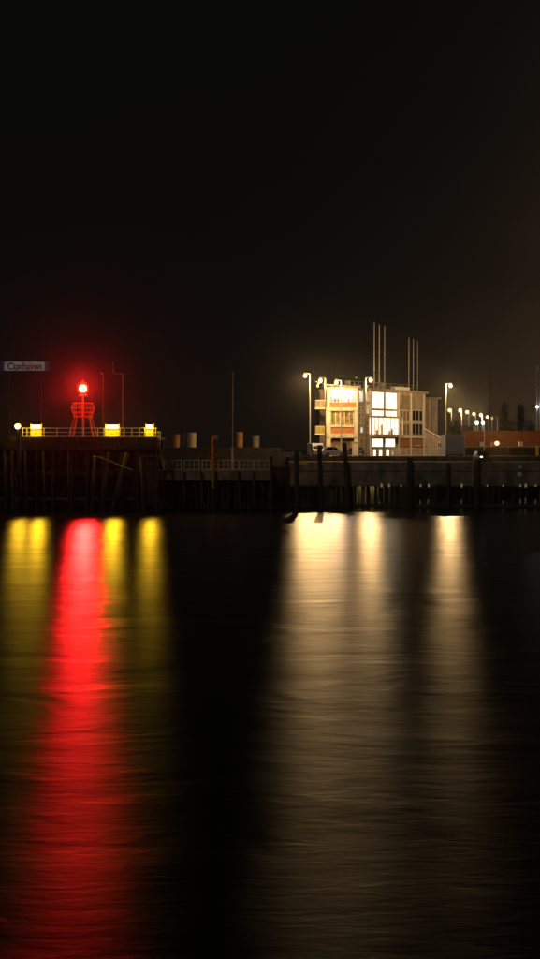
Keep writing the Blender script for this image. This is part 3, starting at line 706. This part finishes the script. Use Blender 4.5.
# wing -----------------------------------------------------------------
A = Vector((PX(357.9, 193), 193.0, 0)); B = Vector((PX(426, 207), 207.0, 0))
U = (B-A).normalized(); WL = (B-A).length; NN = Vector((U.y, -U.x, 0))
def wt(px):                                      # distance along the facade of a pixel column
    k = (px-CX)/F; d = B-A
    return (k*A.y - A.x)/(d.x - k*d.y) * WL
def wY(px): return (A + U*wt(px)).y
def wz(py, px=390): return PZ(py, wY(px))
def wbox(name, s0, s1, o0, o1, z0, z1, mt, parent=ob, **k):     # s along facade, o outward
    c = []
    for z in (z0, z1):
        for s_, o_ in ((s0, o0), (s1, o0), (s1, o1), (s0, o1)):
            p_ = A + U*s_ + NN*o_; c.append((p_.x, p_.y, z))
    return part(name, MB().quadbox(c), mt, parent, **k)
WT = wz(390.6, 372)                              # parapet height
wbox('wing_wall', 0, WL, -8, -.02, GZ, WT-.02, 'wing_wall')
wbox('wing_parapet', -.1, WL+.35, -8.1, .35, WT, WT+.34, 'wing_wall')
rf = wbox('wing_roof', .2, WL, -7.8, .1, WT+.35, WT+.40, 'roof_sheet')
def wwin(px0, px1, py0, py1, cols, rows, mt, o=.06, fw=.09, frame='white_paint', refpx=None, name='window'):
    s0, s1 = wt(px0), wt(px1); rp = refpx or (px0+px1)/2
    z0, z1 = wz(py1, rp), wz(py0, rp)
    w = wbox(name, s0, s1, -.015, o, z0, z0+fw, frame)
    wbox('frame', s0, s1, -.015, o, z1-fw, z1, frame, w)
    wbox('frame', s0, s0+fw, -.015, o, z0+fw, z1-fw, frame, w); wbox('frame', s1-fw, s1, -.015, o, z0+fw, z1-fw, frame, w)
    for k in range(1, cols):
        ss = s0+(s1-s0)*k/cols; wbox('mullion', ss-fw/2, ss+fw/2, -.012, o-.004, z0+fw, z1-fw, frame, w)
    for r in range(1, rows):
        zz = z0+(z1-z0)*r/rows; wbox('transom', s0+fw, s1-fw, -.010, o-.008, zz-fw/2, zz+fw/2, frame, w)
    wbox('pane', s0+fw*.5, s1-fw*.5, -.012, o-.04, z0+fw*.5, z1-fw*.5, mt, w)
    return w
# recess beside the end block: control-room return, small panes
wwin(358.7, 363.2, 390.2, 402, 1, 1, 'window_pale'); wwin(365.8, 369.3, 392, 402, 1, 1, 'window_dim'); wwin(365.8, 369.3, 404, 414, 1, 1, 'window_dim')
for py0, py1 in ((406.5, 411), (412.5, 418), (419.5, 424)):
    wwin(358.7, 361.0, py0, py1, 1, 1, 'tinted_glass'); wwin(361.4, 363.8, py0, py1, 1, 1, 'tinted_glass')
wwin(360.2, 363, 427, 433, 1, 1, 'window_pale'); wwin(365.6, 369, 420, 432, 1, 2, 'tinted_glass'); wwin(359.5, 364, 438, 444, 1, 1, 'brown_panel')
# glazed bay
for a, b in ((371.8, 383.6), (385, 396.9)):
    w = wwin(a, b, 392.2, 409.2, 2, 1, 'window_warm', refpx=384); wwin(a, b, 410.4, 416.4, 2, 1, 'window_warm', refpx=384)
s0, s1 = wt(369.6), wt(397.7)
zb0, zb1 = wz(434.3, 384), wz(417.9, 384)
wbox('bay_floor', s0-.1, s1+.1, 0, 1.2, zb0-.5, zb0, 'wing_wall', bevel=.03)
wbox('bay_roof', s0-.1, s1+.1, 0, 1.15, zb1, zb1+.16, 'wing_wall')
wbox('bay_back', s0, s1, .02, .04, zb0+.01, zb1-.01, 'window_warm')
for k in range(8):
    ss = s0 + (s1-s0)*k/7
    wbox('bay_mullion', ss-.05, ss+.05, .98, 1.08, zb0, zb1, 'white_paint')
for k in range(7):
    ss = s0 + (s1-s0)*k/7
    wbox('bay_pane', ss+.06, ss+(s1-s0)/7-.06, 1.02, 1.03, zb0+.02, zb1-.02, 'clear_glass')
wbox('bay_rail', s0, s1, .985, 1.065, zb0+.95, zb0+1.02, 'white_paint')
for ss, w_, h_ in ((1.2, .3, .7), (2.5, .2, 1.6), (4.6, .5, .6), (5.3, .3, .9)):
    wbox('bay_furniture', s0+ss, s0+ss+w_, .3, .6, zb0+.01, zb0+h_, 'curtain')
for a, b in ((371.6, 382.8), (384.8, 395)): wwin(a, b, 438.4, 447.2, 1, 1, 'window_warm', refpx=384)
for a, b in ((372.8, 376), (378.6, 382.2), (385.8, 389.2)): wwin(a, b, 449, 456.2, 1, 1, 'window_warm', refpx=384, name='door')
for a, b in ((391.5, 394.3), (400.2, 402.4), (404.4, 406.6)): wwin(a, b, 450.5, 455.6, 1, 1, 'window_dim', refpx=384)
# louvred bays
for (a, b, mt, lv) in ((399.4, 409.6, 'tinted_glass', True), (411.9, 422.6, 'dark_glass', False)):
    rp = (a+b)/2
    s0, s1 = wt(a), wt(b)
    if lv:
        for k in range(9):
            ss = s0+(s1-s0)*(k+.5)/9; wbox('louvre', ss-.09, ss+.09, -.015, .10, wz(409.5, rp), wz(395.5, rp), 'wing_wall')
        wbox('louvre_back', s0, s1, -.018, .02, wz(409.4, rp), wz(395.6, rp), 'brown_panel')
    else:
        wbox('panel', s0, s1, -.018, .07, wz(408.6, rp), wz(395.5, rp), 'wing_wall')
    wwin(a, b, 410.2, 421.8, 3, 1, mt); wwin(a, b, 423.2, 435, 3, 1, mt)
    wbox('panel', s0, s1, -.018, .05, wz(447, rp), wz(438.6, rp), 'brown_panel')
for px_ in (370.6, 398.3, 410.7, 423.8):
    s_ = wt(px_); wbox('wing_pilaster', s_-.16, s_+.16, -.01, .16, GZ, WT-.03, 'white_paint')
wbox('plinth_panel', wt(398.6), wt(423.4), -.014, .03, GZ, wz(447.4, 410), 'brown_panel')
wbox('wing_band', wt(398.6), wt(423.5), -.012, .20, wz(438, 410), wz(436.2, 410), 'white_paint')
wbox('door_sign', wt(414.5), wt(420.5), .06, .09, wz(446, 417), wz(445.2, 417), 'white_paint')
# rear block and lean-to
Yr = 212.0
part('rear_block', MB().box(PX(422, Yr), PX(437.8, Yr), Yr, Yr+8, GZ, PZ(399.2, Yr)), 'wing_wall', ob)
part('rear_roof', MB().box(PX(421, Yr), PX(441, Yr), Yr-.8, Yr+8.6, PZ(399.1, Yr), PZ(397.6, Yr)), 'wing_wall', ob)
part('downpipe', MB().tube((PX(429.5, Yr), Yr-.1, GZ), (PX(429.5, Yr), Yr-.1, PZ(399.3, Yr)), .1, .1, 8), 'white_paint', ob)
Yl = 206.6
part('lean_to', MB().prism([(PX(424.3, Yl), Yl, GZ), (PX(444, Yl), Yl, GZ), (PX(444, Yl), Yl, PZ(440.4, Yl)), (PX(424.3, Yl), Yl, PZ(429.4, Yl))], (0, 5, 0)), 'wing_wall', ob)
part('lean_to_roof', MB().prism([(PX(423.6, Yl), Yl-.3, PZ(429.0, Yl)), (PX(445, Yl), Yl-.3, PZ(441.0, Yl)), (PX(445, Yl), Yl-.3, PZ(439.6, Yl)), (PX(423.6, Yl), Yl-.3, PZ(427.6, Yl))], (0, 5.6, 0)), 'white_paint', ob)
w = part('window', MB().box(PX(437.8, Yl), PX(441.6, Yl), Yl-.06, Yl+.01, PZ(447.5, Yl), PZ(442.2, Yl)), 'white_paint', ob)
for a, b in ((438.2, 439.5), (439.9, 441.2)): part('pane', MB().box(PX(a, Yl), PX(b, Yl), Yl-.08, Yl-.061, PZ(447, Yl), PZ(442.7, Yl)), 'dark_glass', w)
part('pillar', MB().box(PX(442.6, 204), PX(445.6, 204), 204, 204.6, GZ, PZ(434.6, 204)), 'cream_wall', ob)
# roof railing and plant
for zz in (WT+1.0, WT+1.5): wbox('roof_rail', .3, WL, -2.02, -1.98, zz-.025, zz+.025, 'roof_sheet', rf)
for k in range(16):
    ss = .4+(WL-.5)*k/15; wbox('roof_rail_post', ss-.025, ss+.025, -2.03, -1.97, WT+.4, WT+1.5, 'roof_sheet', rf)
wbox('roof_plant', wt(398.5), wt(413), -1.6, -.6, WT+.4, wz(386.8, 405), 'white_paint', rf, bevel=.04)
for k in range(7):
    ss = 1.5 + k*2.3 + R.uniform(-.5, .5); wbox('vent', ss, ss+R.uniform(.3, .9), -3.6, -2.8, WT+.4, WT+R.uniform(.9, 1.7), 'roof_sheet', rf)

# antenna masts on the roof
def antenna(px, py_top, py_tube, Y, label, r=.08):
    x = PX(px, Y)
    t = thing('antenna_mast', (x, Y, WT+.4), label, 'antenna', 'antenna masts on the office roof')
    part('foot', MB().tube((x, Y, WT+.34), (x, Y, WT+.75), .22, .16, 8), 'galvanised', t)
    part('tube', MB().tube((x, Y, WT+.4), (x+.02, Y, PZ(py_tube, Y)), r, r*.8, 8), 'rail_grey', t, smooth=True)
    part('clamp', MB().tube((x, Y, WT+3.2), (x, Y, WT+3.4), r*1.6, r*1.6, 8).tube((x, Y, PZ(py_tube, Y)-.15), (x, Y, PZ(py_tube, Y)), r*1.5, r*1.5, 8), 'weathered_steel', t)
    part('whip', MB().tube((x+.02, Y, PZ(py_tube, Y)), (x+.05, Y, PZ(py_top, Y)), .045, .03, 6), 'dark_metal', t)
antenna(374.3, 316, 322, 201.5, 'tallest white tube antenna of the seaward trio on the office roof')
antenna(379.3, 323, 324.5, 203, 'middle white tube antenna of the seaward trio, without a long whip')
antenna(384.6, 319.5, 326, 203.5, 'white tube antenna of the seaward trio nearest the roof plant box')
antenna(408.9, 332, 337, 207.5, 'landward trio antenna beside the roof plant box with a dark whip', .07)
antenna(413.4, 338, 338.8, 209, 'middle antenna of the landward trio on the office roof', .07)
antenna(417.6, 334.5, 341, 210, 'outermost antenna of the landward trio on the office roof', .07)
for px_, pt_, lab in ((335.3, 356, 'thin dark whip aerial over the control room, the taller one'), (346.5, 361, 'thin dark whip aerial over the control room, the shorter one')):
    x = PX(px_, 196); t = thing('whip_aerial', (x, 196, PZ(385, 196)), lab, 'antenna')
    part('whip', MB().tube((x, 196, PZ(387, 196)), (x, 196, PZ(pt_, 196)), .04, .02, 6), 'tarred', t)
    part('cross_arm', MB().tube((x-.4, 196, PZ(372, 196)), (x+.9, 196, PZ(372, 196)), .02, .02, 6), 'tarred', t)
x = PX(356.2, 192.8); t = thing('roof_lamp_post', (x, 192.8, PZ(388, 192.8)), 'thin roof mast with a small pale lamp beside the control room', 'mast')
part('pole', MB().tube((x, 192.8, PZ(388, 192.8)), (x, 192.8, PZ(378.5, 192.8)), .05, .04, 6), 'dark_metal', t)
part('globe', MB().lathe((x, 192.8, PZ(378.5, 192.8)), [(.05, 0), (.16, .12), (.05, .26)], 8), 'white_paint', t)
t = thing('eaves_floodlight', (PX(317.5, 192), 192.4, PZ(386, 192)), 'short dark bracket with hanging floodlight at the cream block eaves', 'floodlight')
part('bracket', MB().tube(P(327, 384.5, 192.4), P(315.5, 381.5, 192.4), .05, .05, 6), 'rail_grey', t)
part('head', MB().box(PX(316.9, 192), PX(319, 192), 192.2, 192.5, PZ(387, 192), PZ(384.3, 192)), 'rail_grey', t)
part('hanger', MB().tube(P(318, 382.2, 192.4), P(318, 384.5, 192.4), .03, .03, 6), 'rail_grey', t)

# white picket railing before the wing
Yf = 186.0
t = thing('picket_railing', (PX(420, Yf), Yf, TZ), 'white picket railing before the louvred office wing', 'railing')
xa, xb = PX(392, Yf), PX(445, Yf)
for zz in (TZ+.2, TZ+1.25): part('rail', MB().box(xa, xb, Yf-.03, Yf+.03, zz-.035, zz+.035), 'white_paint', t)
n = 46; pk = None
for k in range(n+1):
    xx = xa+(xb-xa)*k/n
    h = 1.35 if k % 6 == 0 else 1.2
    part('picket', MB().box(xx-.03, xx+.03, Yf-.055, Yf-.031, TZ, TZ+h), 'white_paint', t)

# ------------------------------------------------------------------ vehicles
def car(cx, cy, rz, paint, label, L_=4.3, W_=1.76, H_=1.46, kind='hatch', group='cars parked on the terrace', lamp=None, z=TZ):
    t = thing('parked_car', (cx, cy, z), label, 'car', group)
    BASE[t.name] = Vector((0, 0, 0)); h2 = W_/2
    def prof(pts, hw, nm, mt, parent=t, taper=None, **k):
        mb = MB(); i = 0; n = len(pts)
        for sgn in (-1, 1):
            for (x, zz) in pts: mb.v.append((x, sgn*(hw if taper is None else taper(zz, hw)), zz))
        mb.f = [list(range(n))[::-1], [n+k_ for k_ in range(n)]] + [[k_, (k_+1) % n, n+(k_+1) % n, n+k_] for k_ in range(n)]
        return part(nm, mb, mt, parent, **k)
    l = L_/2
    if kind == 'van':
        body = [(-l, .3), (-l, 1.0), (-l+.04, H_), (l-1.15, H_), (l-.45, 1.15), (l-.05, .95), (l, .55), (l-.03, .28)]
        glass = [(l-1.12, H_-.07), (l-.50, 1.16), (l-1.6, 1.16), (l-1.6, H_-.07)]
    else:
        body = [(-l, .35), (-l+.02, .78), (-l+.1, .92), (l-1.15, .92), (l-.25, .78), (l-.02, .62), (l, .32), (l-.2, .22), (-l+.2, .22)]
        glass = [(-l+.12, .91), (-l+.55, H_-.06), (-l+.9, H_), (l-2.0, H_), (l-1.75, H_-.06), (l-1.05, .91)]
    tp = (lambda zz, hw: hw*(1 - .18*max(0, (zz-.9))/(H_-.9)))
    bd = prof(body, h2, 'body', paint, taper=None if kind == 'van' else tp, bevel=.05)
    if kind == 'van':
        prof(glass, h2+.012, 'side_window', 'dark_glass')
        part('windscreen', MB().quadbox([(l-.46, -h2+.1, 1.18), (l-.44, h2-.1, 1.18), (l-.46, h2-.1, 1.17), (l-.48, -h2+.1, 1.17), (l-1.1, -h2+.1, H_-.08), (l-1.1, h2-.1, H_-.08), (l-1.13, h2-.1, H_-.07), (l-1.13, -h2+.1, H_-.07)]), 'dark_glass', t)
    else:
        gh = prof(glass, h2-.05, 'cabin', 'dark_glass', taper=tp, bevel=.04)
        prof([(-l+.52, H_-.05), (-l+.9, H_+.012), (l-2.0, H_+.012), (l-1.74, H_-.05)], h2-.17, 'roof', paint, gh)
        for xx in (-l+.42, -.25, l-1.4):
            for s_ in (-1, 1):
                part('pillar', MB().tube((xx, s_*(h2-.05), .92), (xx*.75, s_*(h2-.20), H_-.02), .045, .045, 5), paint, gh)
    for xx in (-l+.75, l-.8):
        for s_ in (-1, 1):
            w = part('wheel', MB().tube((xx, s_*(h2-.2), .31), (xx, s_*(h2+.01), .31), .31, .31, 14), 'black_rubber', t)
            part('rim', MB().tube((xx, s_*(h2+.0), .31), (xx, s_*(h2+.025), .31), .2, .18, 10), 'car_silver', w)
    for s_ in (-1, 1):
        part('headlight', MB().box(l-.12, l+.01, s_*(h2-.38)-.16, s_*(h2-.38)+.16, .60, .74), 'white_dot' if lamp and s_ == lamp else 'car_silver', t)
        part('tail_light', MB().box(-l-.012, -l+.1, s_*(h2-.22)-.12, s_*(h2-.22)+.12, .62, .85), 'red_paint', t)
        part('mirror', MB().box(l-1.45, l-1.3, s_*(h2+.08)-.08, s_*(h2+.08)+.08, .93, 1.06), paint, t)
    t.rotation_euler.z = rz
    return t
car(PX(315.8, 183), 183, rad(-80), 'van_blue', 'pale blue-white delivery van parked by the first street lamp', 4.6, 1.75, 2.05, 'van')
car(PX(334.5, 178), 178, rad(4), 'car_white', 'white hatchback parked side-on before the cream block', 3.7)
car(PX(353, 189.5), 189.5, rad(178), 'car_dark', 'dark hatchback parked close under the cream block', 3.9)
car(PX(482, 166.5), 166.5, rad(-88), 'car_dark', 'dark car on the quay apron with one headlight lit', 4.2, lamp=-1, z=QZ)
# utility cabinet and box body
t = thing('utility_cabinet', (PX(355.6, 184), 184, TZ), 'cream utility cabinet standing before the cream block corner', 'cabinet')
part('body', MB().box(PX(352.6, 184), PX(358.6, 184), 184, 184.7, TZ, PZ(442.5, 184)), 'cream_wall', t, bevel=.03)
part('lid', MB().box(PX(352.2, 184), PX(359, 184), 183.92, 184.78, PZ(442.4, 184), PZ(441.6, 184)), 'cream_wall', t)
part('door', MB().box(PX(353.3, 184), PX(357.9, 184), 183.96, 183.995, TZ+.2, PZ(443.5, 184)), 'white_paint', t)
Yb = 184.0
t = thing('box_trailer', (PX(455, Yb), Yb, TZ), 'plain blue-grey box trailer body beside the lean-to', 'trailer')
part('box_body', MB().box(PX(445.6, Yb), PX(464.8, Yb), Yb, Yb+5.0, PZ(454.6, Yb), PZ(434.4, Yb)), 'trailer_grey', t, bevel=.04)
for a, b in ((445.4, 446.2), (464.2, 465)): part('corner_rail', MB().box(PX(a, Yb), PX(b, Yb), Yb-.03, Yb+.1, PZ(454.7, Yb), PZ(434.2, Yb)), 'galvanised', t)
part('underrun_bar', MB().box(PX(447, Yb), PX(463.5, Yb), Yb+.02, Yb+.12, PZ(455.7, Yb), PZ(455.0, Yb)), 'dark_metal', t)
for xx in (447.5, 461.5):
    w = part('wheel', MB().tube((PX(xx, Yb), Yb+1.6, TZ+.33), (PX(xx, Yb)+.3, Yb+1.6, TZ+.33), .33, .33, 14), 'black_rubber', t)
    part('hub', MB().tube((PX(xx, Yb)-.02, Yb+1.6, TZ+.33), (PX(xx, Yb)+.32, Yb+1.6, TZ+.33), .14, .14, 10), 'galvanised', w)

# ------------------------------------------------------------------ retaining wall, flood wall
Yw = 215.0
t = thing('retaining_wall', (60, Yw, TZ), 'low dark retaining wall with a pale coping before the brown flood wall', 'wall')
x = 35.0
while x < 75:
    part('wall_section', MB().box(x, x+3.97, Yw, Yw+.55, TZ, PZ(447.3, Yw)), 'tarred', t)
    part('coping', MB().box(x, x+3.98, Yw-.12, Yw+.6, PZ(447.2, Yw), PZ(446.1, Yw)), 'concrete', t)
    x += 4.0
Yv = 222.0
t = thing('flood_wall', (60, Yv, BZ), 'long brown brick flood wall behind the quay', 'wall')
x = PX(462, Yv)
while x < 80:
    part('brick_panel', MB().box(x, x+5.56, Yv, Yv+.6, BZ, PZ(431.6, Yv)), 'brick_brown', t)
    part('coping', MB().box(x, x+5.58, Yv-.06, Yv+.66, PZ(431.55, Yv), PZ(430.8, Yv)), 'brick_brown', t)
    x += 5.6
for px0, px1, mt, lab in ((480, 483.6, 'van_blue', 'pale junction box on the coping at the thin lamp pole'), (518.8, 522.8, 'cream_wall', 'cream junction box on the coping with a thin rod')):
    xa, xb = PX(px0, 215.2), PX(px1, 215.2)
    t = thing('junction_box', ((xa+xb)/2, 215.3, PZ(446.1, Yw)), lab, 'cabinet')
    part('body', MB().box(xa, xb, 215.0, 215.5, PZ(446.1, Yw), PZ(442.3, Yw)), mt, t, bevel=.02)
    part('lid', MB().box(xa-.04, xb+.04, 214.95, 215.55, PZ(442.3, Yw), PZ(441.8, Yw)), mt, t)
    part('door', MB().box(xa+.06, xb-.06, 214.98, 214.997, PZ(445.6, Yw), PZ(442.8, Yw)), mt, t)
    if px0 > 500: part('rod', MB().tube(((xa+xb)/2, 215.3, PZ(442, Yw)), ((xa+xb)/2+.02, 215.3, PZ(431, Yw)), .03, .03, 6), 'dark_metal', t)
x = PX(484.4, 214.7)
t = thing('thin_pole', (x, 214.7, TZ), 'thin pale pole standing at the retaining wall coping', 'pole')
part('shaft', MB().tube((x, 214.7, TZ), (x, 214.7, PZ(424, 214.7)), .07, .05, 7), 'galvanised', t)
part('cap', MB().lathe((x, 214.7, PZ(424, 214.7)), [(.08, 0), (.08, .08), (.02, .12)], 7), 'galvanised', t)
b = P(497, 443.3, 216.2)
t = thing('orange_lamp', (b.x, 216.2, BZ), 'bright orange lamp on a short post at the retaining wall', 'lamp')
part('post', MB().tube((b.x, 216.2, BZ), (b.x, 216.2, b.z-.28), .07, .06, 8), 'dark_metal', t)
part('globe', MB().lathe((b.x, 216.2, b.z-.3), [(.12, .02), (.28, .12), (.34, .32), (.28, .52), (.12, .62)], 12), 'orange_bulb', t, smooth=True)
part('halo_shell', MB().lathe((b.x, 216.2, b.z-.35), [(.26, -.12), (.54, .1), (.62, .37), (.54, .64), (.26, .84)], 14), 'orange_halo', t, smooth=True)  # outer shell, glow added as a halo round the orange lamp
part('cap', MB().lathe((b.x, 216.2, b.z+.5), [(.3, 0), (.18, .07), (.03, .12)], 10), 'dark_metal', t)
point_light(t, (b.x, 215.55, b.z+.1), 1100, (1.0, .42, .10), .25)
single('short_stake', MB().tube((PX(491.3, 215.2), 215.2, PZ(446.1, Yw)), (PX(491.3, 215.2), 215.2, PZ(441.5, Yw)), .1, .08, 7).tube((PX(491.3, 215.2), 215.2, PZ(441.5, Yw)), (PX(491.3, 215.2), 215.2, PZ(441.2, Yw)), .1, .03, 7), 'rust_orange', (PX(491.3, 215.2), 215.2, PZ(446.1, Yw)), 'short rusty stake on the coping beside the orange lamp', 'post')
t = thing('gate_post', (PX(537.5, 212), 212, TZ), 'mustard square post with cap before the retaining wall', 'post')
part('shaft', MB().box(PX(536.6, 212), PX(538.8, 212), 212, 212.4, TZ, PZ(446.5, 212)), 'mustard', t)
part('cap', MB().box(PX(536.2, 212), PX(539.2, 212), 211.95, 212.45, PZ(446.4, 212), PZ(445.6, 212)), 'mustard', t)

# ------------------------------------------------------------------ trees
def tree(name, px, py_top, py_base, Y, wpx, label, nleaf=2600, base_z=BZ, slim=True, group=None):
    rr = random.Random(hash((px, py_top)) & 0xffff)
    x = PX(px, Y); zt = PZ(py_top, Y); h = zt-base_z; wr = wpx/2*Y/F
    t = thing(name, (x, Y, base_z), label, 'tree' if slim else 'shrub', group)
    tr = part('trunk', MB().tube((x, Y, base_z), (x, Y, base_z+h*.85), .03*h*.6, .03, 7), 'bark', t)
    for k in range(9):
        f = rr.uniform(.15, .75); a = rr.uniform(0, 6.28); ln = wr*rr.uniform(.5, .95)
        p0 = Vector((x, Y, base_z+h*f)); p1 = p0 + Vector((ln*math.cos(a), ln*math.sin(a), ln*(1.6 if slim else .7)))
        part('limb', MB().tube(p0, p1, .06, .015, 5), 'bark', tr)
    mb = MB()
    clumps = []
    for k in range(60 if slim else 34):
        f = rr.uniform(.10, 1.0); prof_ = (math.sin(math.pi*min(1, f*.95+.08))**.7 if slim else math.sqrt(max(0, 1-(f-.35)**2/.45)))
        if slim: prof_ *= (1.2-f*1.05)
        a = rr.uniform(0, 6.28); q_ = math.sqrt(rr.random())
        clumps.append(Vector((x+wr*prof_*q_*math.cos(a), Y+wr*prof_*q_*math.sin(a), base_z+h*f)))
    sz = .16 if slim else .14
    for k in range(nleaf):
        c = rr.choice(clumps); sg = .38 if slim else .45
        p_ = c + Vector((rr.gauss(0, sg), rr.gauss(0, sg), rr.gauss(0, sg*1.2)))
        if p_.z > zt+.3 or p_.z < base_z: continue
        u = Vector((rr.gauss(0, 1), rr.gauss(0, 1), rr.gauss(0, 1))).normalized(); v = u.orthogonal().normalized(); s_ = sz*rr.uniform(.6, 1.5)
        i = len(mb.v); mb.v += [tuple(p_-u*s_), tuple(p_+v*s_*.6), tuple(p_+u*s_), tuple(p_-v*s_*.6)]; mb.f.append([i, i+1, i+2, i+3])
    props(part('crown', mb, 'leaf', t), kind='stuff')
    return t
tree('poplar_tree', 504.5, 403, 431, 300, 11, 'slim dark poplar behind the flood wall with the broader foot', 3600)
tree('poplar_tree', 521, 405, 431, 300, 10.5, 'slim dark poplar behind the flood wall beside the low shrub', 3400)
tree('shrub', 511.5, 423, 431, 298, 9, 'low dark shrub between the two poplars', 1300, slim=False)
tree('shrub', 529.5, 420.5, 431, 298, 10, 'rounded dark shrub behind the flood wall beyond both poplars', 1500, slim=False)
tree('shrub', 455, 423, 434, 250, 13, 'dark bushy shrub behind the box trailer', 2200, slim=False)
tree('shrub', 469, 426.5, 434, 300, 10, 'low dark shrub under the distant lamp row', 1300, slim=False)

# ------------------------------------------------------------------ far masts
def lattice(px, top, bot, Y, w, mt, label, name='lattice_mast'):
    x = PX(px, Y); z0, z1 = BZ, PZ(top, Y)
    t = thing(name, (x, Y, z0), label, 'mast')
    for sx in (-1, 1):
        for sy in (-1, 1): part('leg', MB().tube((x+sx*w, Y+sy*w, z0), (x+sx*w*.55, Y+sy*w*.55, z1), .07, .05, 5), mt, t)
    n = 16
    for k in range(n):
        za, zb = z0+(z1-z0)*k/n, z0+(z1-z0)*(k+1)/n; wa, wb = w*(1-.45*k/n), w*(1-.45*(k+1)/n); s_ = 1 if k % 2 else -1
        part('lacing', MB().tube((x-s_*wa, Y-wa, za), (x+s_*wb, Y-wb, zb), .04, .04, 4), mt, t)
    return t
lattice(490.3, 365, 420, 420, .55, 'dark_metal', 'faint dark lattice mast behind the distant lamp row')
t = lattice(538.3, 364, 430, 300, .42, 'galvanised', 'pale lattice mast with a small white lamp at the flood wall end')
b = P(537.6, 407, 299)
part('top_drum', MB().tube((PX(538.3, 300), 300, PZ(371.5, 300)), (PX(538.3, 300), 300, PZ(365.5, 300)), .38, .38, 10), 'rail_grey', t)
part('lamp', MB().lathe((b.x-.1, 299, b.z-.2), [(.14, 0), (.3, .15), (.3, .35), (.14, .5)], 10), 'led_bulb', t)
x = PX(497.5, 330); t = thing('small_far_pole', (x, 330, BZ), 'short pale pole between the distant lamp row and the poplars', 'pole')
part('shaft', MB().tube((x, 330, BZ), (x, 330, PZ(419.5, 330)), .12, .09, 7), 'galvanised', t)
part('cap', MB().lathe((x, 330, PZ(419.5, 330)), [(.14, 0), (.14, .1), (.04, .16)], 7), 'galvanised', t)
x = PX(492.2, 332); t = thing('amber_signal', (x, 332, BZ), 'small amber signal on a post at the end of the distant lamp row', 'signal')
part('post', MB().tube((x, 332, BZ), (x, 332, PZ(419.8, 332)), .08, .07, 6), 'galvanised', t)
part('lens', MB().box(x-.2, x+.2, 331.8, 332.1, PZ(420, 332), PZ(416.8, 332)), 'window_dim', t)

# ------------------------------------------------------------------ damp night air
hz = bpy.data.materials.new('night_air'); hz.use_nodes = True; tt = hz.node_tree; tt.nodes.clear()
oo = tt.nodes.new('ShaderNodeOutputMaterial'); pv = tt.nodes.new('ShaderNodeVolumePrincipled')
pv.inputs['Color'].default_value = (0.95, 0.95, 0.95, 1); pv.inputs['Density'].default_value = 0.00007; pv.inputs['Anisotropy'].default_value = 0.975
tt.links.new(pv.outputs[0], oo.inputs['Volume']); MATS['night_air'] = hz
h = part('haze', MB().box(-905, 905, -85, 1405, -2, 48), 'night_air', None, (0, 0, 0)); h['kind'] = 'stuff'
